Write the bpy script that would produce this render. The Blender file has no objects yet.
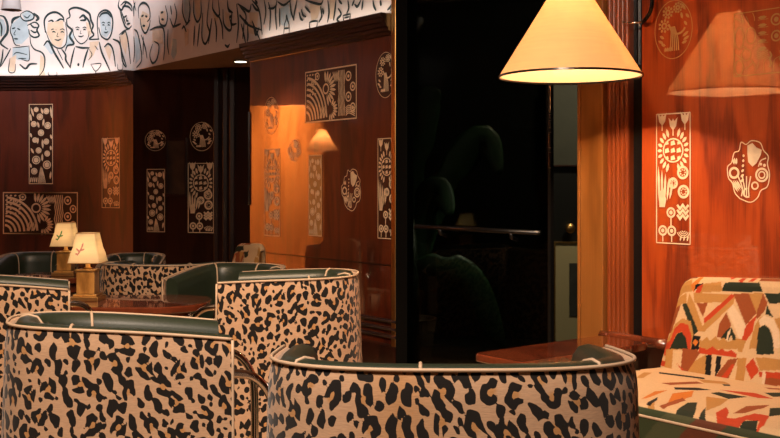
import bpy, bmesh, math, random
import numpy as np
from mathutils import Vector, Matrix

S = bpy.context.scene
COL = S.collection
PI = math.pi
F = 1000.0          # focal length in pixels of the 780x438 frame
CX, HY = 390.0, 185.0
EYE = 1.25

# ------------------------------------------------------------------ camera
cd = bpy.data.cameras.new('camera'); cam = bpy.data.objects.new('camera', cd); COL.objects.link(cam)
cd.sensor_width = 36; cd.lens = 36 * F / 780.0
cd.shift_y = -(219 - HY) / 780.0
cam.location = (0, 0, EYE); cam.rotation_euler = (PI / 2, 0, 0)
cd.clip_start = 0.05
S.camera = cam

# ------------------------------------------------------------------ world, exposure, area lights
w = bpy.data.worlds.new('world'); S.world = w; w.use_nodes = True
w.node_tree.nodes['Background'].inputs[0].default_value = (0.9, 0.75, 0.65, 1)
w.node_tree.nodes['Background'].inputs[1].default_value = 0.006
S.view_settings.view_transform = 'Standard'
S.view_settings.look = 'None'
S.view_settings.exposure = 0.0
S.view_settings.gamma = 1.0
S.view_settings.use_curve_mapping = False

def area(name, loc, aim, sx, sy, power, colr, spread=180):
    ld = bpy.data.lights.new(name, 'AREA'); ld.shape = 'RECTANGLE'; ld.size = sx; ld.size_y = sy
    ld.energy = power; ld.color = colr; ld.spread = math.radians(spread)
    o = bpy.data.objects.new(name, ld); COL.objects.link(o); o.location = loc
    o.rotation_euler = (Vector(aim) - Vector(loc)).to_track_quat('-Z', 'Y').to_euler()
    return o
WARM = (1.0, 0.60, 0.30)
SOFT = (1.0, 0.72, 0.50)
area('fill_front', (-0.6, 0.9, 3.3), (0.0, 3.6, 0.5), 0.8, 0.5, 70, (1.0, 0.78, 0.62), 110)  # added fill for the front chairs, no fitting behind it
area('fill_middle', (-1.4, 2.6, 3.3), (-0.7, 4.9, 0.5), 0.5, 0.5, 24, (1.0, 0.66, 0.40), 85)  # second added fill without a fitting, for the middle seats
area('frieze_fill', (-2.6, 7.9, 3.7), (-3.3, 10.2, 2.9), 2.2, 0.3, 30, (1.0, 0.92, 0.92), 58)  # unseen area light added to even out the mural
area('pier_fill', (-6.2, 9.6, 3.5), (-6.9, 9.85, 1.3), .5, .2, 190, (1.0, .55, .30), 50)  # added light without a fixture, brightens the pier for its reflection

# ------------------------------------------------------------------ plan of the place
P1 = np.array([1.36, 4.80]); TH = math.radians(38)
U = np.array([math.sin(TH), -math.cos(TH)])            # along the long wall towards the camera
N = np.array([-math.cos(TH), -math.sin(TH)])           # out of the long wall into the room
def W3(s, off, z):                                     # long wall: s grows away from the camera
    p = P1 - U * s + N * off
    return (p[0], p[1], z)
def s_at(px):
    k = (px - CX) / F
    return (P1[0] - k * P1[1]) / (U[0] - k * U[1])
def d_at(px): return P1[1] - U[1] * s_at(px)
def zpix(py, d): return EYE + (HY - py) / F * d
CZ = 2.365                                             # foot of the painted frieze
CORNER = P1 - U * s_at(133)
PANEL_END = P1 - U * s_at(250)
backpath = [(-7.0, 10.75), (-5.6, 10.5), (-4.6, 10.34), (-4.0, 10.31), (-3.5, 10.28), (-3.2, 10.19), (-2.95, 10.08), (-2.7, 9.92), tuple(CORNER)]
alcpath = [tuple(CORNER), (-2.2, 9.66), (-1.2, 9.38)]

def curve_pts(P, k):
    P = [np.array(p, float) for p in P]; Q = [2 * P[0] - P[1]] + P + [2 * P[-1] - P[-2]]; out = []
    for i in range(1, len(Q) - 2):
        a, b, c, d = Q[i - 1:i + 3]
        for j in range(k):
            t = j / k; q = 0.5 * (2 * b + (c - a) * t + (2 * a - 5 * b + 4 * c - d) * t * t + (3 * b - a - 3 * c + d) * t ** 3); out.append((float(q[0]), float(q[1])))
    return out + [(float(P[-1][0]), float(P[-1][1]))]
backpath = curve_pts(backpath, 6)
class Path:
    def __init__(self, pts):
        self.p = [np.array(q, float) for q in pts]
        self.s = [0.0]
        for a, b in zip(self.p, self.p[1:]): self.s.append(self.s[-1] + np.linalg.norm(b - a))
    def at(self, s, off=0.0):
        i = 0
        while i < len(self.p) - 2 and s > self.s[i + 1]: i += 1
        a, b = self.p[i], self.p[i + 1]; L = self.s[i + 1] - self.s[i]
        t = (s - self.s[i]) / L; d = (b - a) / L
        n = np.array([d[1], -d[0]])
        q = a + (b - a) * t + n * off
        return q
    def hit(self, px):
        k = (px - CX) / F
        best = None
        for i in range(len(self.p) - 1):
            a, b = self.p[i], self.p[i + 1]; d = b - a
            den = d[0] - k * d[1]
            if abs(den) < 1e-9: continue
            t = (k * a[1] - a[0]) / den
            lo = -1e-6 if i > 0 else -5; hi = 1 + 1e-6 if i < len(self.p) - 2 else 5
            if lo <= t <= hi:
                q = a + d * t
                c = (self.s[i] + t * (self.s[i + 1] - self.s[i]), q[1])
                if best is None or c[1] < best[1]: best = c
        return best
BACK = Path(backpath); ALC = Path(alcpath)
LONG = Path([tuple(CORNER), tuple(P1 + U * 1.5)])      # frieze over the long wall, read left to right
def path_pos(path):
    def f(px, py):
        s, d = path.hit(px); return s, zpix(py, d)
    return f

# ------------------------------------------------------------------ materials
MATS = {}
def nt(m): return m.node_tree.nodes, m.node_tree.links
def mat(name, col, rough=0.5, metal=0.0, coat=0.0, spec=0.5, bump=0.0, bscale=60, var=0.0, coat_rough=0.05, emis=None, es=0.0, sheen=0.0):
    m = bpy.data.materials.new(name); m.use_nodes = True; n, l = nt(m); b = n['Principled BSDF']
    b.inputs['Base Color'].default_value = (*col, 1); b.inputs['Roughness'].default_value = rough
    b.inputs['Metallic'].default_value = metal; b.inputs['Coat Weight'].default_value = coat
    b.inputs['Coat Roughness'].default_value = coat_rough; b.inputs['Specular IOR Level'].default_value = spec
    b.inputs['Sheen Weight'].default_value = sheen
    if emis: b.inputs['Emission Color'].default_value = (*emis, 1); b.inputs['Emission Strength'].default_value = es
    tc = n.new('ShaderNodeTexCoord')
    if bump or var:
        no = n.new('ShaderNodeTexNoise'); no.inputs['Scale'].default_value = bscale; no.inputs['Detail'].default_value = 4
        l.new(tc.outputs['Object'], no.inputs['Vector'])
        if bump:
            bp = n.new('ShaderNodeBump'); bp.inputs['Strength'].default_value = bump; bp.inputs['Distance'].default_value = 0.004
            l.new(no.outputs['Fac'], bp.inputs['Height']); l.new(bp.outputs['Normal'], b.inputs['Normal'])
        if var:
            r = n.new('ShaderNodeValToRGB'); l.new(no.outputs['Fac'], r.inputs['Fac'])
            r.color_ramp.elements[0].position = 0.3; r.color_ramp.elements[1].position = 0.7
            r.color_ramp.elements[0].color = (*[c * (1 - var) for c in col], 1)
            r.color_ramp.elements[1].color = (*[min(1, c * (1 + var)) for c in col], 1)
            l.new(r.outputs['Color'], b.inputs['Base Color'])
    MATS[name] = m
    return m

def wood(name, c0, c1, c2, rough=0.3, coat=1.0, scale=(7, 7, 1.1), ior=1.6, crough=0.03, wob=0.05, bump=0.05):
    m = bpy.data.materials.new(name); m.use_nodes = True; n, l = nt(m); b = n['Principled BSDF']
    tc = n.new('ShaderNodeTexCoord'); mp = n.new('ShaderNodeMapping'); mp.inputs['Scale'].default_value = scale
    l.new(tc.outputs['Object'], mp.inputs['Vector'])
    a = n.new('ShaderNodeTexNoise'); a.inputs['Scale'].default_value = 1.0; a.inputs['Detail'].default_value = 2; a.inputs['Distortion'].default_value = 0.6
    l.new(mp.outputs[0], a.inputs['Vector'])
    mu = n.new('ShaderNodeMath'); mu.operation = 'MULTIPLY'; mu.inputs[1].default_value = 14; l.new(a.outputs['Fac'], mu.inputs[0])
    si = n.new('ShaderNodeMath'); si.operation = 'SINE'; l.new(mu.outputs[0], si.inputs[0])
    ab = n.new('ShaderNodeMath'); ab.operation = 'MULTIPLY_ADD'; ab.inputs[1].default_value = 0.5; ab.inputs[2].default_value = 0.5; l.new(si.outputs[0], ab.inputs[0])
    mp2 = n.new('ShaderNodeMapping'); mp2.inputs['Scale'].default_value = (scale[0] * 22, scale[1] * 22, scale[2] * 6)
    l.new(tc.outputs['Object'], mp2.inputs['Vector'])
    fi = n.new('ShaderNodeTexNoise'); fi.inputs['Scale'].default_value = 1; fi.inputs['Detail'].default_value = 3; l.new(mp2.outputs[0], fi.inputs['Vector'])
    mx = n.new('ShaderNodeMath'); mx.operation = 'MULTIPLY_ADD'; mx.inputs[1].default_value = 0.5; l.new(ab.outputs[0], mx.inputs[0])
    h = n.new('ShaderNodeMath'); h.operation = 'MULTIPLY'; h.inputs[1].default_value = 0.5; l.new(fi.outputs['Fac'], h.inputs[0]); l.new(h.outputs[0], mx.inputs[2])
    r = n.new('ShaderNodeValToRGB'); l.new(mx.outputs[0], r.inputs['Fac'])
    e = r.color_ramp.elements; e[0].position = 0.15; e[0].color = (*c0, 1); e[1].position = 0.85; e[1].color = (*c2, 1)
    k = e.new(0.5); k.color = (*c1, 1)
    l.new(r.outputs['Color'], b.inputs['Base Color'])
    b.inputs['Roughness'].default_value = rough; b.inputs['Coat Weight'].default_value = coat; b.inputs['Coat IOR'].default_value = ior
    b.inputs['Coat Roughness'].default_value = crough
    lo = n.new('ShaderNodeTexNoise'); lo.inputs['Scale'].default_value = 1.6; l.new(tc.outputs['Object'], lo.inputs['Vector'])
    ad = n.new('ShaderNodeMath'); ad.operation = 'MULTIPLY_ADD'; ad.inputs[1].default_value = bump * 0.1; l.new(fi.outputs['Fac'], ad.inputs[0]); l.new(lo.outputs['Fac'], ad.inputs[2])
    bp = n.new('ShaderNodeBump'); bp.inputs['Strength'].default_value = wob; bp.inputs['Distance'].default_value = 0.05
    l.new(ad.outputs[0], bp.inputs['Height']); l.new(bp.outputs['Normal'], b.inputs['Coat Normal'])
    MATS[name] = m
    return m

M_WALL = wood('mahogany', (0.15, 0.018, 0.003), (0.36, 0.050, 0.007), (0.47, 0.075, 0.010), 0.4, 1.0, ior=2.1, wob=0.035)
M_PANELW = wood('shaded_mahogany', (0.030, 0.004, 0.0015), (0.078, 0.011, 0.003), (0.12, 0.018, 0.004), 0.4, 1.0, ior=2.2, wob=0.035)  # darker copy of the mahogany, the dim left side is in its colour
M_BACKW = wood('shaded_satin_mahogany', (0.028, 0.004, 0.0015), (0.068, 0.009, 0.003), (0.10, 0.014, 0.004), 0.5, 0.35, ior=1.5, crough=0.25, wob=0.05)  # satin coat; the shade of the back wall is mixed into the colour
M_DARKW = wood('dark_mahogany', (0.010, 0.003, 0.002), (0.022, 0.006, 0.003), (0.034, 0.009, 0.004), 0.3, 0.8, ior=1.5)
M_MOULD = wood('moulding_wood', (0.010, 0.003, 0.002), (0.018, 0.005, 0.003), (0.028, 0.008, 0.004), 0.35, 0.3, scale=(2, 2, 8), ior=1.5)
M_HONEY = wood('honey_wood', (0.16, 0.055, 0.009), (0.22, 0.078, 0.013), (0.27, 0.10, 0.02), 0.4, 0.6, scale=(5, 5, 0.7), ior=1.45)
M_FLUTE = wood('fluted_wood', (0.13, 0.026, 0.004), (0.20, 0.038, 0.007), (0.26, 0.055, 0.010), 0.35, 0.8, scale=(5, 5, 0.7), ior=1.5)
M_TABLE = wood('table_wood', (0.06, 0.012, 0.005), (0.11, 0.022, 0.008), (0.16, 0.035, 0.012), 0.25, 1.0, scale=(3, 3, 3), ior=1.6, wob=0.02)
M_INLAY = mat('cream_inlay', (0.78, 0.60, 0.40), 0.4, coat=0.5, var=0.12, bscale=25)
M_INLAYG = mat('gold_inlay', (0.42, 0.22, 0.07), 0.4, coat=0.5, var=0.1, bscale=25)
M_INLAYB = mat('brown_inlay', (0.035, 0.010, 0.005), 0.4, coat=0.5)
M_PLASTER = mat('mural_plaster', (0.60, 0.56, 0.54), 0.85, var=0.06, bscale=3)
M_INK = mat('mural_ink', (0.008, 0.026, 0.030), 0.8)
M_WASHB = mat('mural_blue_wash', (0.36, 0.45, 0.50), 0.85, var=0.12, bscale=12)
M_WASHT = mat('mural_tan_wash', (0.56, 0.45, 0.34), 0.85, var=0.1, bscale=12)
M_CEIL = mat('ceiling_paint', (0.42, 0.33, 0.26), 0.9, var=0.04, bscale=4)
M_CARPET = mat('tan_carpet', (0.42, 0.26, 0.14), 0.95, bump=0.6, bscale=300, var=0.1)
M_BLACK = mat('black_lacquer', (0.004, 0.004, 0.004), 0.35, coat=0.0)
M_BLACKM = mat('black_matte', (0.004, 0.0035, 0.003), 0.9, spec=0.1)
M_BRASS = mat('brass', (0.62, 0.36, 0.13), 0.35, metal=1.0)
M_ABRASS = mat('aged_brass', (0.36, 0.22, 0.08), 0.4, metal=1.0, var=0.2, bscale=40)
M_CHROME = mat('chrome', (0.75, 0.72, 0.68), 0.1, metal=1.0)
M_IRON = mat('dark_metal', (0.05, 0.045, 0.04), 0.25, metal=1.0)
M_GREEN = mat('green_leather', (0.018, 0.027, 0.015), 0.42, coat=0.15, coat_rough=0.3, bump=0.12, bscale=180, var=0.2)
M_PIPE = mat('cream_piping', (0.50, 0.36, 0.24), 0.55)
M_MATBOARD = mat('pale_mount', (0.24, 0.20, 0.11), 0.9)
M_PRINT = mat('dark_print', (0.012, 0.012, 0.010), 0.6, var=0.8, bscale=9)
M_OLIVE = mat('olive_canvas', (0.016, 0.016, 0.009), 0.8, var=0.15, bscale=6)
M_PAINT = mat('painted_reflection', (0.035, 0.016, 0.008), 0.5, var=0.7, bscale=5)  # blotchy brown standing in for a dim reflection in the alcove
M_LEAF = mat('banana_leaf', (0.014, 0.038, 0.013), 0.45, var=0.25, bscale=9)
M_STEM = mat('leaf_stem', (0.012, 0.022, 0.008), 0.5)
M_POT = mat('clay_pot', (0.08, 0.04, 0.02), 0.7)
M_SOIL = mat('soil', (0.01, 0.007, 0.005), 0.95)
M_BLOCK = wood('lamp_block', (0.20, 0.085, 0.018), (0.36, 0.17, 0.04), (0.5, 0.26, 0.07), 0.3, 0.8, scale=(9, 9, 5), ior=1.5)
M_SHADEG = mat('grey_shade', (0.35, 0.33, 0.33), 0.8)
M_GLOW = mat('lit_bulb', (1, 0.9, 0.7), 0.5, emis=(1.0, 0.80, 0.52), es=14)
M_GLOWS = mat('lit_downlight', (1, 0.9, 0.7), 0.5, emis=(1.0, 0.88, 0.70), es=5)

def shade_mat(name, col, trans, es=0.0, ecol=(1, .8, .45)):
    m = bpy.data.materials.new(name); m.use_nodes = True; n, l = nt(m); n.remove(n['Principled BSDF'])
    out = n['Material Output']
    tc = n.new('ShaderNodeTexCoord'); mp = n.new('ShaderNodeMapping'); mp.inputs['Scale'].default_value = (4, 4, 60)
    l.new(tc.outputs['Object'], mp.inputs['Vector'])
    no = n.new('ShaderNodeTexNoise'); no.inputs['Scale'].default_value = 1.5; no.inputs['Detail'].default_value = 4; l.new(mp.outputs[0], no.inputs['Vector'])
    r = n.new('ShaderNodeValToRGB'); l.new(no.outputs['Fac'], r.inputs['Fac'])
    r.color_ramp.elements[0].position = .3; r.color_ramp.elements[1].position = .7
    r.color_ramp.elements[0].color = (*[c * 0.93 for c in col], 1); r.color_ramp.elements[1].color = (*col, 1)
    d = n.new('ShaderNodeBsdfDiffuse'); t = n.new('ShaderNodeBsdfTranslucent')
    l.new(r.outputs[0], d.inputs[0]); l.new(r.outputs[0], t.inputs[0])
    mx = n.new('ShaderNodeMixShader'); mx.inputs[0].default_value = trans
    l.new(d.outputs[0], mx.inputs[1]); l.new(t.outputs[0], mx.inputs[2])
    l.new(mx.outputs[0], out.inputs['Surface'])
    MATS[name] = m
    return m
M_SHADE = shade_mat('parchment_shade', (0.95, 0.68, 0.42), 0.54)
M_SHADES = shade_mat('cream_shade', (0.90, 0.78, 0.58), 0.6)
M_LINER = mat('white_lining', (0.9, 0.85, 0.75), 0.8)

def glass_mat():
    m = bpy.data.materials.new('dark_glass'); m.use_nodes = True; n, l = nt(m); n.remove(n['Principled BSDF'])
    t = n.new('ShaderNodeBsdfTransparent'); t.inputs[0].default_value = (0.34, 0.36, 0.34, 1)
    g = n.new('ShaderNodeBsdfGlossy'); g.inputs['Roughness'].default_value = 0.02; g.inputs[0].default_value = (.8, .85, .8, 1)
    lw = n.new('ShaderNodeFresnel'); lw.inputs['IOR'].default_value = 1.25
    mx = n.new('ShaderNodeMixShader'); l.new(lw.outputs[0], mx.inputs[0]); l.new(t.outputs[0], mx.inputs[1]); l.new(g.outputs[0], mx.inputs[2])
    l.new(mx.outputs[0], n['Material Output'].inputs['Surface']); return m
M_GLASS = glass_mat()

def leopard_mat():
    m = bpy.data.materials.new('leopard_velvet'); m.use_nodes = True; n, l = nt(m); b = n['Principled BSDF']
    at = n.new('ShaderNodeAttribute'); at.attribute_name = 'coat'
    sp = n.new('ShaderNodeSeparateColor'); l.new(at.outputs['Color'], sp.inputs[0])
    r = n.new('ShaderNodeValToRGB'); l.new(sp.outputs[0], r.inputs[0])
    r.color_ramp.elements[0].position = 0.47; r.color_ramp.elements[1].position = 0.53
    base = n.new('ShaderNodeMixRGB'); base.inputs[1].default_value = (0.47, 0.30, 0.185, 1); base.inputs[2].default_value = (0.42, 0.20, 0.060, 1)
    l.new(sp.outputs[1], base.inputs[0])
    tc = n.new('ShaderNodeTexCoord'); mp = n.new('ShaderNodeMapping'); mp.inputs['Scale'].default_value = (60, 60, 400); l.new(tc.outputs['Object'], mp.inputs['Vector'])
    no = n.new('ShaderNodeTexNoise'); no.inputs['Scale'].default_value = 1; no.inputs['Detail'].default_value = 2; l.new(mp.outputs[0], no.inputs['Vector'])
    mv = n.new('ShaderNodeMapRange'); mv.inputs['To Min'].default_value = 0.75; mv.inputs['To Max'].default_value = 1.25; l.new(no.outputs['Fac'], mv.inputs['Value'])
    va = n.new('ShaderNodeMixRGB'); va.blend_type = 'MULTIPLY'; va.inputs[0].default_value = 1; l.new(base.outputs[0], va.inputs[1]); l.new(mv.outputs[0], va.inputs[2])
    fin = n.new('ShaderNodeMixRGB'); l.new(r.outputs[0], fin.inputs[0]); l.new(va.outputs[0], fin.inputs[1]); fin.inputs[2].default_value = (0.008, 0.006, 0.005, 1)
    l.new(fin.outputs[0], b.inputs['Base Color']); b.inputs['Roughness'].default_value = 0.85; b.inputs['Specular IOR Level'].default_value = 0.2
    b.inputs['Sheen Weight'].default_value = 0.15
    bp = n.new('ShaderNodeBump'); bp.inputs['Strength'].default_value = 0.25; bp.inputs['Distance'].default_value = 0.002
    l.new(no.outputs['Fac'], bp.inputs['Height']); l.new(bp.outputs[0], b.inputs['Normal'])
    return m
M_LEO = leopard_mat()
def printed_mat():
    m = bpy.data.materials.new('printed_fabric'); m.use_nodes = True; n, l = nt(m); b = n['Principled BSDF']
    at = n.new('ShaderNodeAttribute'); at.attribute_name = 'print'
    tc = n.new('ShaderNodeTexCoord'); no = n.new('ShaderNodeTexNoise'); no.inputs['Scale'].default_value = 160; l.new(tc.outputs['Object'], no.inputs['Vector'])
    mv = n.new('ShaderNodeMapRange'); mv.inputs['To Min'].default_value = 0.85; mv.inputs['To Max'].default_value = 1.15; l.new(no.outputs['Fac'], mv.inputs['Value'])
    va = n.new('ShaderNodeMixRGB'); va.blend_type = 'MULTIPLY'; va.inputs[0].default_value = 1; l.new(at.outputs['Color'], va.inputs[1]); l.new(mv.outputs[0], va.inputs[2])
    l.new(va.outputs[0], b.inputs['Base Color']); b.inputs['Roughness'].default_value = 0.8; b.inputs['Specular IOR Level'].default_value = 0.25
    return m
M_PRINTED = printed_mat()

# ------------------------------------------------------------------ mesh helpers
def mesh_obj(name, verts, faces, m, parent=None, smooth=False, mats=None, fm=None):
    me = bpy.data.meshes.new(name)
    me.from_pydata([tuple(map(float, v)) for v in verts], [], faces)
    for k in (mats or [m]): me.materials.append(k)
    if fm: me.polygons.foreach_set('material_index', fm)
    if smooth: me.polygons.foreach_set('use_smooth', [True] * len(me.polygons))
    me.update()
    o = bpy.data.objects.new(name, me); COL.objects.link(o)
    if parent: o.parent = parent
    return o
def tag(o, label, cat, group=None, kind=None):
    o['label'] = label; o['category'] = cat
    if group: o['group'] = group
    if kind: o['kind'] = kind
    return o
def empty(name, loc, rz=0):
    o = bpy.data.objects.new(name, None); COL.objects.link(o); o.location = loc; o.rotation_euler = (0, 0, rz)
    o.empty_display_size = 0.1
    return o
def keep_world(child, root):
    child.parent = root
    child.matrix_parent_inverse = Matrix.LocRotScale(Vector(root.location), root.rotation_euler, None).inverted()
def struct(o):
    o['kind'] = 'structure'; return o

class MB:
    def __init__(self): self.v = []; self.f = []
    def add(self, v, f):
        b = len(self.v); self.v += [tuple(map(float, q)) for q in v]; self.f += [tuple(i + b for i in q) for q in f]
    def box(self, x0, x1, y0, y1, z0, z1, fn=None):
        v = [(x, y, z) for x in (x0, x1) for y in (y0, y1) for z in (z0, z1)]
        if fn: v = [fn(*q) for q in v]
        self.add(v, [(0, 1, 3, 2), (4, 6, 7, 5), (0, 4, 5, 1), (2, 3, 7, 6), (0, 2, 6, 4), (1, 5, 7, 3)])
    def tube(self, pts, r, seg=10, caps=True):
        pts = [Vector(p) for p in pts]; n = len(pts); rings = []
        rr = r if isinstance(r, (list, tuple)) else [r] * n
        t = (pts[1] - pts[0]).normalized(); a = t.orthogonal().normalized()
        for i in range(n):
            t = (pts[min(i + 1, n - 1)] - pts[max(i - 1, 0)]).normalized()
            a = (a - t * a.dot(t)).normalized(); b = t.cross(a)
            rings.append([pts[i] + (a * math.cos(k * 2 * PI / seg) + b * math.sin(k * 2 * PI / seg)) * rr[i] for k in range(seg)])
        v = [q for g in rings for q in g]; f = []
        for i in range(n - 1):
            for k in range(seg):
                k2 = (k + 1) % seg
                f.append((i * seg + k, i * seg + k2, (i + 1) * seg + k2, (i + 1) * seg + k))
        if caps: f.append(tuple(range(seg - 1, -1, -1))); f.append(tuple((n - 1) * seg + k for k in range(seg)))
        self.add(v, f)
    def lathe(self, prof, c=(0, 0, 0), seg=48, closed=False):
        v = []; f = []; n = len(prof)
        for r, z in prof:
            for k in range(seg): v.append((c[0] + r * math.cos(2 * PI * k / seg), c[1] + r * math.sin(2 * PI * k / seg), c[2] + z))
        for i in range(n if closed else n - 1):
            j = (i + 1) % n
            for k in range(seg):
                k2 = (k + 1) % seg; f.append((i * seg + k, i * seg + k2, j * seg + k2, j * seg + k))
        self.add(v, f)
    def build(self, name, m, parent=None, smooth=False, bevel=0):
        o = mesh_obj(name, self.v, self.f, m, parent, smooth)
        if bevel:
            b = o.modifiers.new('bevel', 'BEVEL'); b.width = bevel; b.segments = 3; b.limit_method = 'ANGLE'
        bm = bmesh.new(); bm.from_mesh(o.data); bmesh.ops.recalc_face_normals(bm, faces=bm.faces); bm.to_mesh(o.data); bm.free()
        return o
def smooth_by_angle(o, a=40):
    try:
        o.data.polygons.foreach_set('use_smooth', [True] * len(o.data.polygons))
        md = o.modifiers.new('w', 'WEIGHTED_NORMAL'); md.keep_sharp = True
        bm = bmesh.new(); bm.from_mesh(o.data)
        for e in bm.edges:
            if len(e.link_faces) == 2 and e.calc_face_angle(0) > math.radians(a): e.smooth = False
        bm.to_mesh(o.data); bm.free()
    except Exception: pass
    return o
def spline(pts, k=6):
    P = [np.array(p, float) for p in pts]
    if len(P) < 3: return [tuple(P[0] + (P[-1] - P[0]) * t / k) for t in range(k + 1)]
    Q = [2 * P[0] - P[1]] + P + [2 * P[-1] - P[-2]]; out = []
    for i in range(1, len(Q) - 2):
        a, b, c, d = Q[i - 1], Q[i], Q[i + 1], Q[i + 2]
        for j in range(k):
            t = j / k
            out.append(tuple(0.5 * (2 * b + (c - a) * t + (2 * a - 5 * b + 4 * c - d) * t * t + (3 * b - a - 3 * c + d) * t ** 3)))
    out.append(tuple(P[-1])); return out

# flat drawing kit: strokes and fills in a 2-D field, later laid on a wall
class Draw:
    def __init__(self): self.v = []; self.f = []; self.m = []; self.cur = 0; self.top = 0
    def quadstrip(self, L, R):
        b = len(self.v); self.v += [x for p in zip(L, R) for x in p]
        for i in range(len(L) - 1): self.f.append((b + 2 * i, b + 2 * i + 1, b + 2 * i + 3, b + 2 * i + 2)); self.m.append(self.cur)
    def stroke(self, pts, w, sm=True, taper=0.0):
        p = spline(pts, 5) if sm else list(pts)
        n = len(p); L = []; R = []
        for i in range(n):
            a = p[max(i - 1, 0)]; b = p[min(i + 1, n - 1)]; dx, dy = b[0] - a[0], b[1] - a[1]; q = math.hypot(dx, dy) or 1
            hw = w / 2 * (1 - taper * abs(2 * i / (n - 1) - 1) ** 2)
            if not sm and 0 < i < n - 1:
                e = p[i][0] - a[0], p[i][1] - a[1]; qq = math.hypot(*e) or 1
                c = abs((e[0] * dx + e[1] * dy) / (qq * q)); hw /= max(c, .5)
            L.append((p[i][0] - dy / q * hw, p[i][1] + dx / q * hw)); R.append((p[i][0] + dy / q * hw, p[i][1] - dx / q * hw))
        self.quadstrip(L, R)
    def fill(self, pts):
        b = len(self.v); n = len(pts); cx = sum(p[0] for p in pts) / n; cy = sum(p[1] for p in pts) / n
        self.v += list(pts) + [(cx, cy)]
        for i in range(n): self.f.append((b + i, b + (i + 1) % n, b + n)); self.m.append(self.cur)
    def disc(self, x, y, r, ry=None, n=18): self.fill([(x + r * math.cos(2 * PI * k / n), y + (ry or r) * math.sin(2 * PI * k / n)) for k in range(n)])
    def ring(self, x, y, r, w, ry=None, a0=0, a1=360, n=24):
        ry = ry or r; L = []; R = []
        for k in range(n + 1):
            a = math.radians(a0 + (a1 - a0) * k / n)
            L.append((x + r * math.cos(a), y + ry * math.sin(a))); R.append((x + (r - w) * math.cos(a), y + (ry - w) * math.sin(a)))
        self.quadstrip(L, R)
    def leaf(self, x0, y0, x1, y1, w):
        mx, my = (x0 + x1) / 2, (y0 + y1) / 2; dx, dy = x1 - x0, y1 - y0; q = math.hypot(dx, dy) or 1
        self.fill([(x0, y0), (mx - dx * .2 - dy / q * w / 2, my - dy * .2 + dx / q * w / 2), (mx + dx * .2 - dy / q * w / 2, my + dy * .2 + dx / q * w / 2), (x1, y1),
                   (mx + dx * .2 + dy / q * w / 2, my + dy * .2 - dx / q * w / 2), (mx - dx * .2 + dy / q * w / 2, my - dy * .2 - dx / q * w / 2)])
    def frame(self, x0, y0, x1, y1, w):
        for a in ((x0, y0, x1, y0 + w), (x0, y1 - w, x1, y1), (x0, y0, x0 + w, y1), (x1 - w, y0, x1, y1)):
            self.fill([(a[0], a[1]), (a[2], a[1]), (a[2], a[3]), (a[0], a[3])])

# motifs live in a box 0..1 wide and 0..H high (H = height / width)
def motif_T(H=3.1):
    d = Draw()
    def y(t): return H * (1 - t)
    for cx, t in ((.18, .045), (.5, .085), (.84, .045)):                   # tulips
        yy = y(t)
        d.fill([(cx - .13, yy + .16), (cx - .09, yy - .05), (cx, yy - .16), (cx + .09, yy - .05), (cx + .13, yy + .16), (cx + .05, yy + .05), (cx, yy + .14), (cx - .05, yy + .05)])
        d.stroke([(cx, yy - .14), (cx, yy - .28)], .03)
    cx, cy, r = .5, y(.285), .30                                          # sun with face tesserae
    d.ring(cx, cy, r, .035)
    for k in range(22):
        a = 2 * PI * k / 22
        if abs(math.cos(a)) > .25: d.leaf(cx + r * 1.06 * math.cos(a), cy + r * 1.15 * math.sin(a), cx + min(.46, r * 1.62) * math.cos(a), cy + r * 1.95 * math.sin(a), .075)
    for gx in (-.17, 0, .17):
        for gy in (-.18, 0, .18):
            if gx and gy and abs(gx) + abs(gy) > .34: q = .045
            else: q = .065
            d.fill([(cx + gx - q, cy + gy - q), (cx + gx + q, cy + gy - q * .6), (cx + gx + q * .5, cy + gy + q), (cx + gx - q, cy + gy + q * .5)])
    for (px, t, rr) in ((.78, .455, .165), (.50, .535, .14), (.80, .60, .165)):   # fruit rings
        d.ring(px, y(t), rr, .06)
        for k in range(7):
            a = 2 * PI * k / 7; d.disc(px + rr * .42 * math.cos(a), y(t) + rr * .42 * math.sin(a), .022, n=6)
    for i in range(5):                                                    # reeds at the left
        x = .10 + i * .075; d.leaf(x, y(.70 - .01 * i), x + .03 * (i - 1), y(.40 + .03 * i), .062)
    d.fill([(.08, y(.62)), (.20, y(.56)), (.30, y(.66)), (.26, y(.72)), (.10, y(.72))])
    for i in range(3):                                                    # zigzags
        t = .70 + i * .038; d.stroke([(.62, y(t)), (.70, y(t + .03)), (.78, y(t)), (.86, y(t + .03)), (.94, y(t))], .06, False)
    for (px, t) in ((.44, .76), (.20, .90), (.46, .90)):                  # hoops on stems
        d.ring(px, y(t), .13, .05); d.disc(px, y(t), .05); d.stroke([(px, y(t) - .12), (px, y(min(.985, t + .11)))], .035)
    for i in range(4):
        d.ring(.80, y(.89), .06 + .045 * i, .022, a0=200, a1=340)
    for i in range(3): d.leaf(.70 + .1 * i, y(.975), .74 + .1 * i, y(.93), .04)
    d.fr = (0, 0, 1, H); return d
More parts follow.
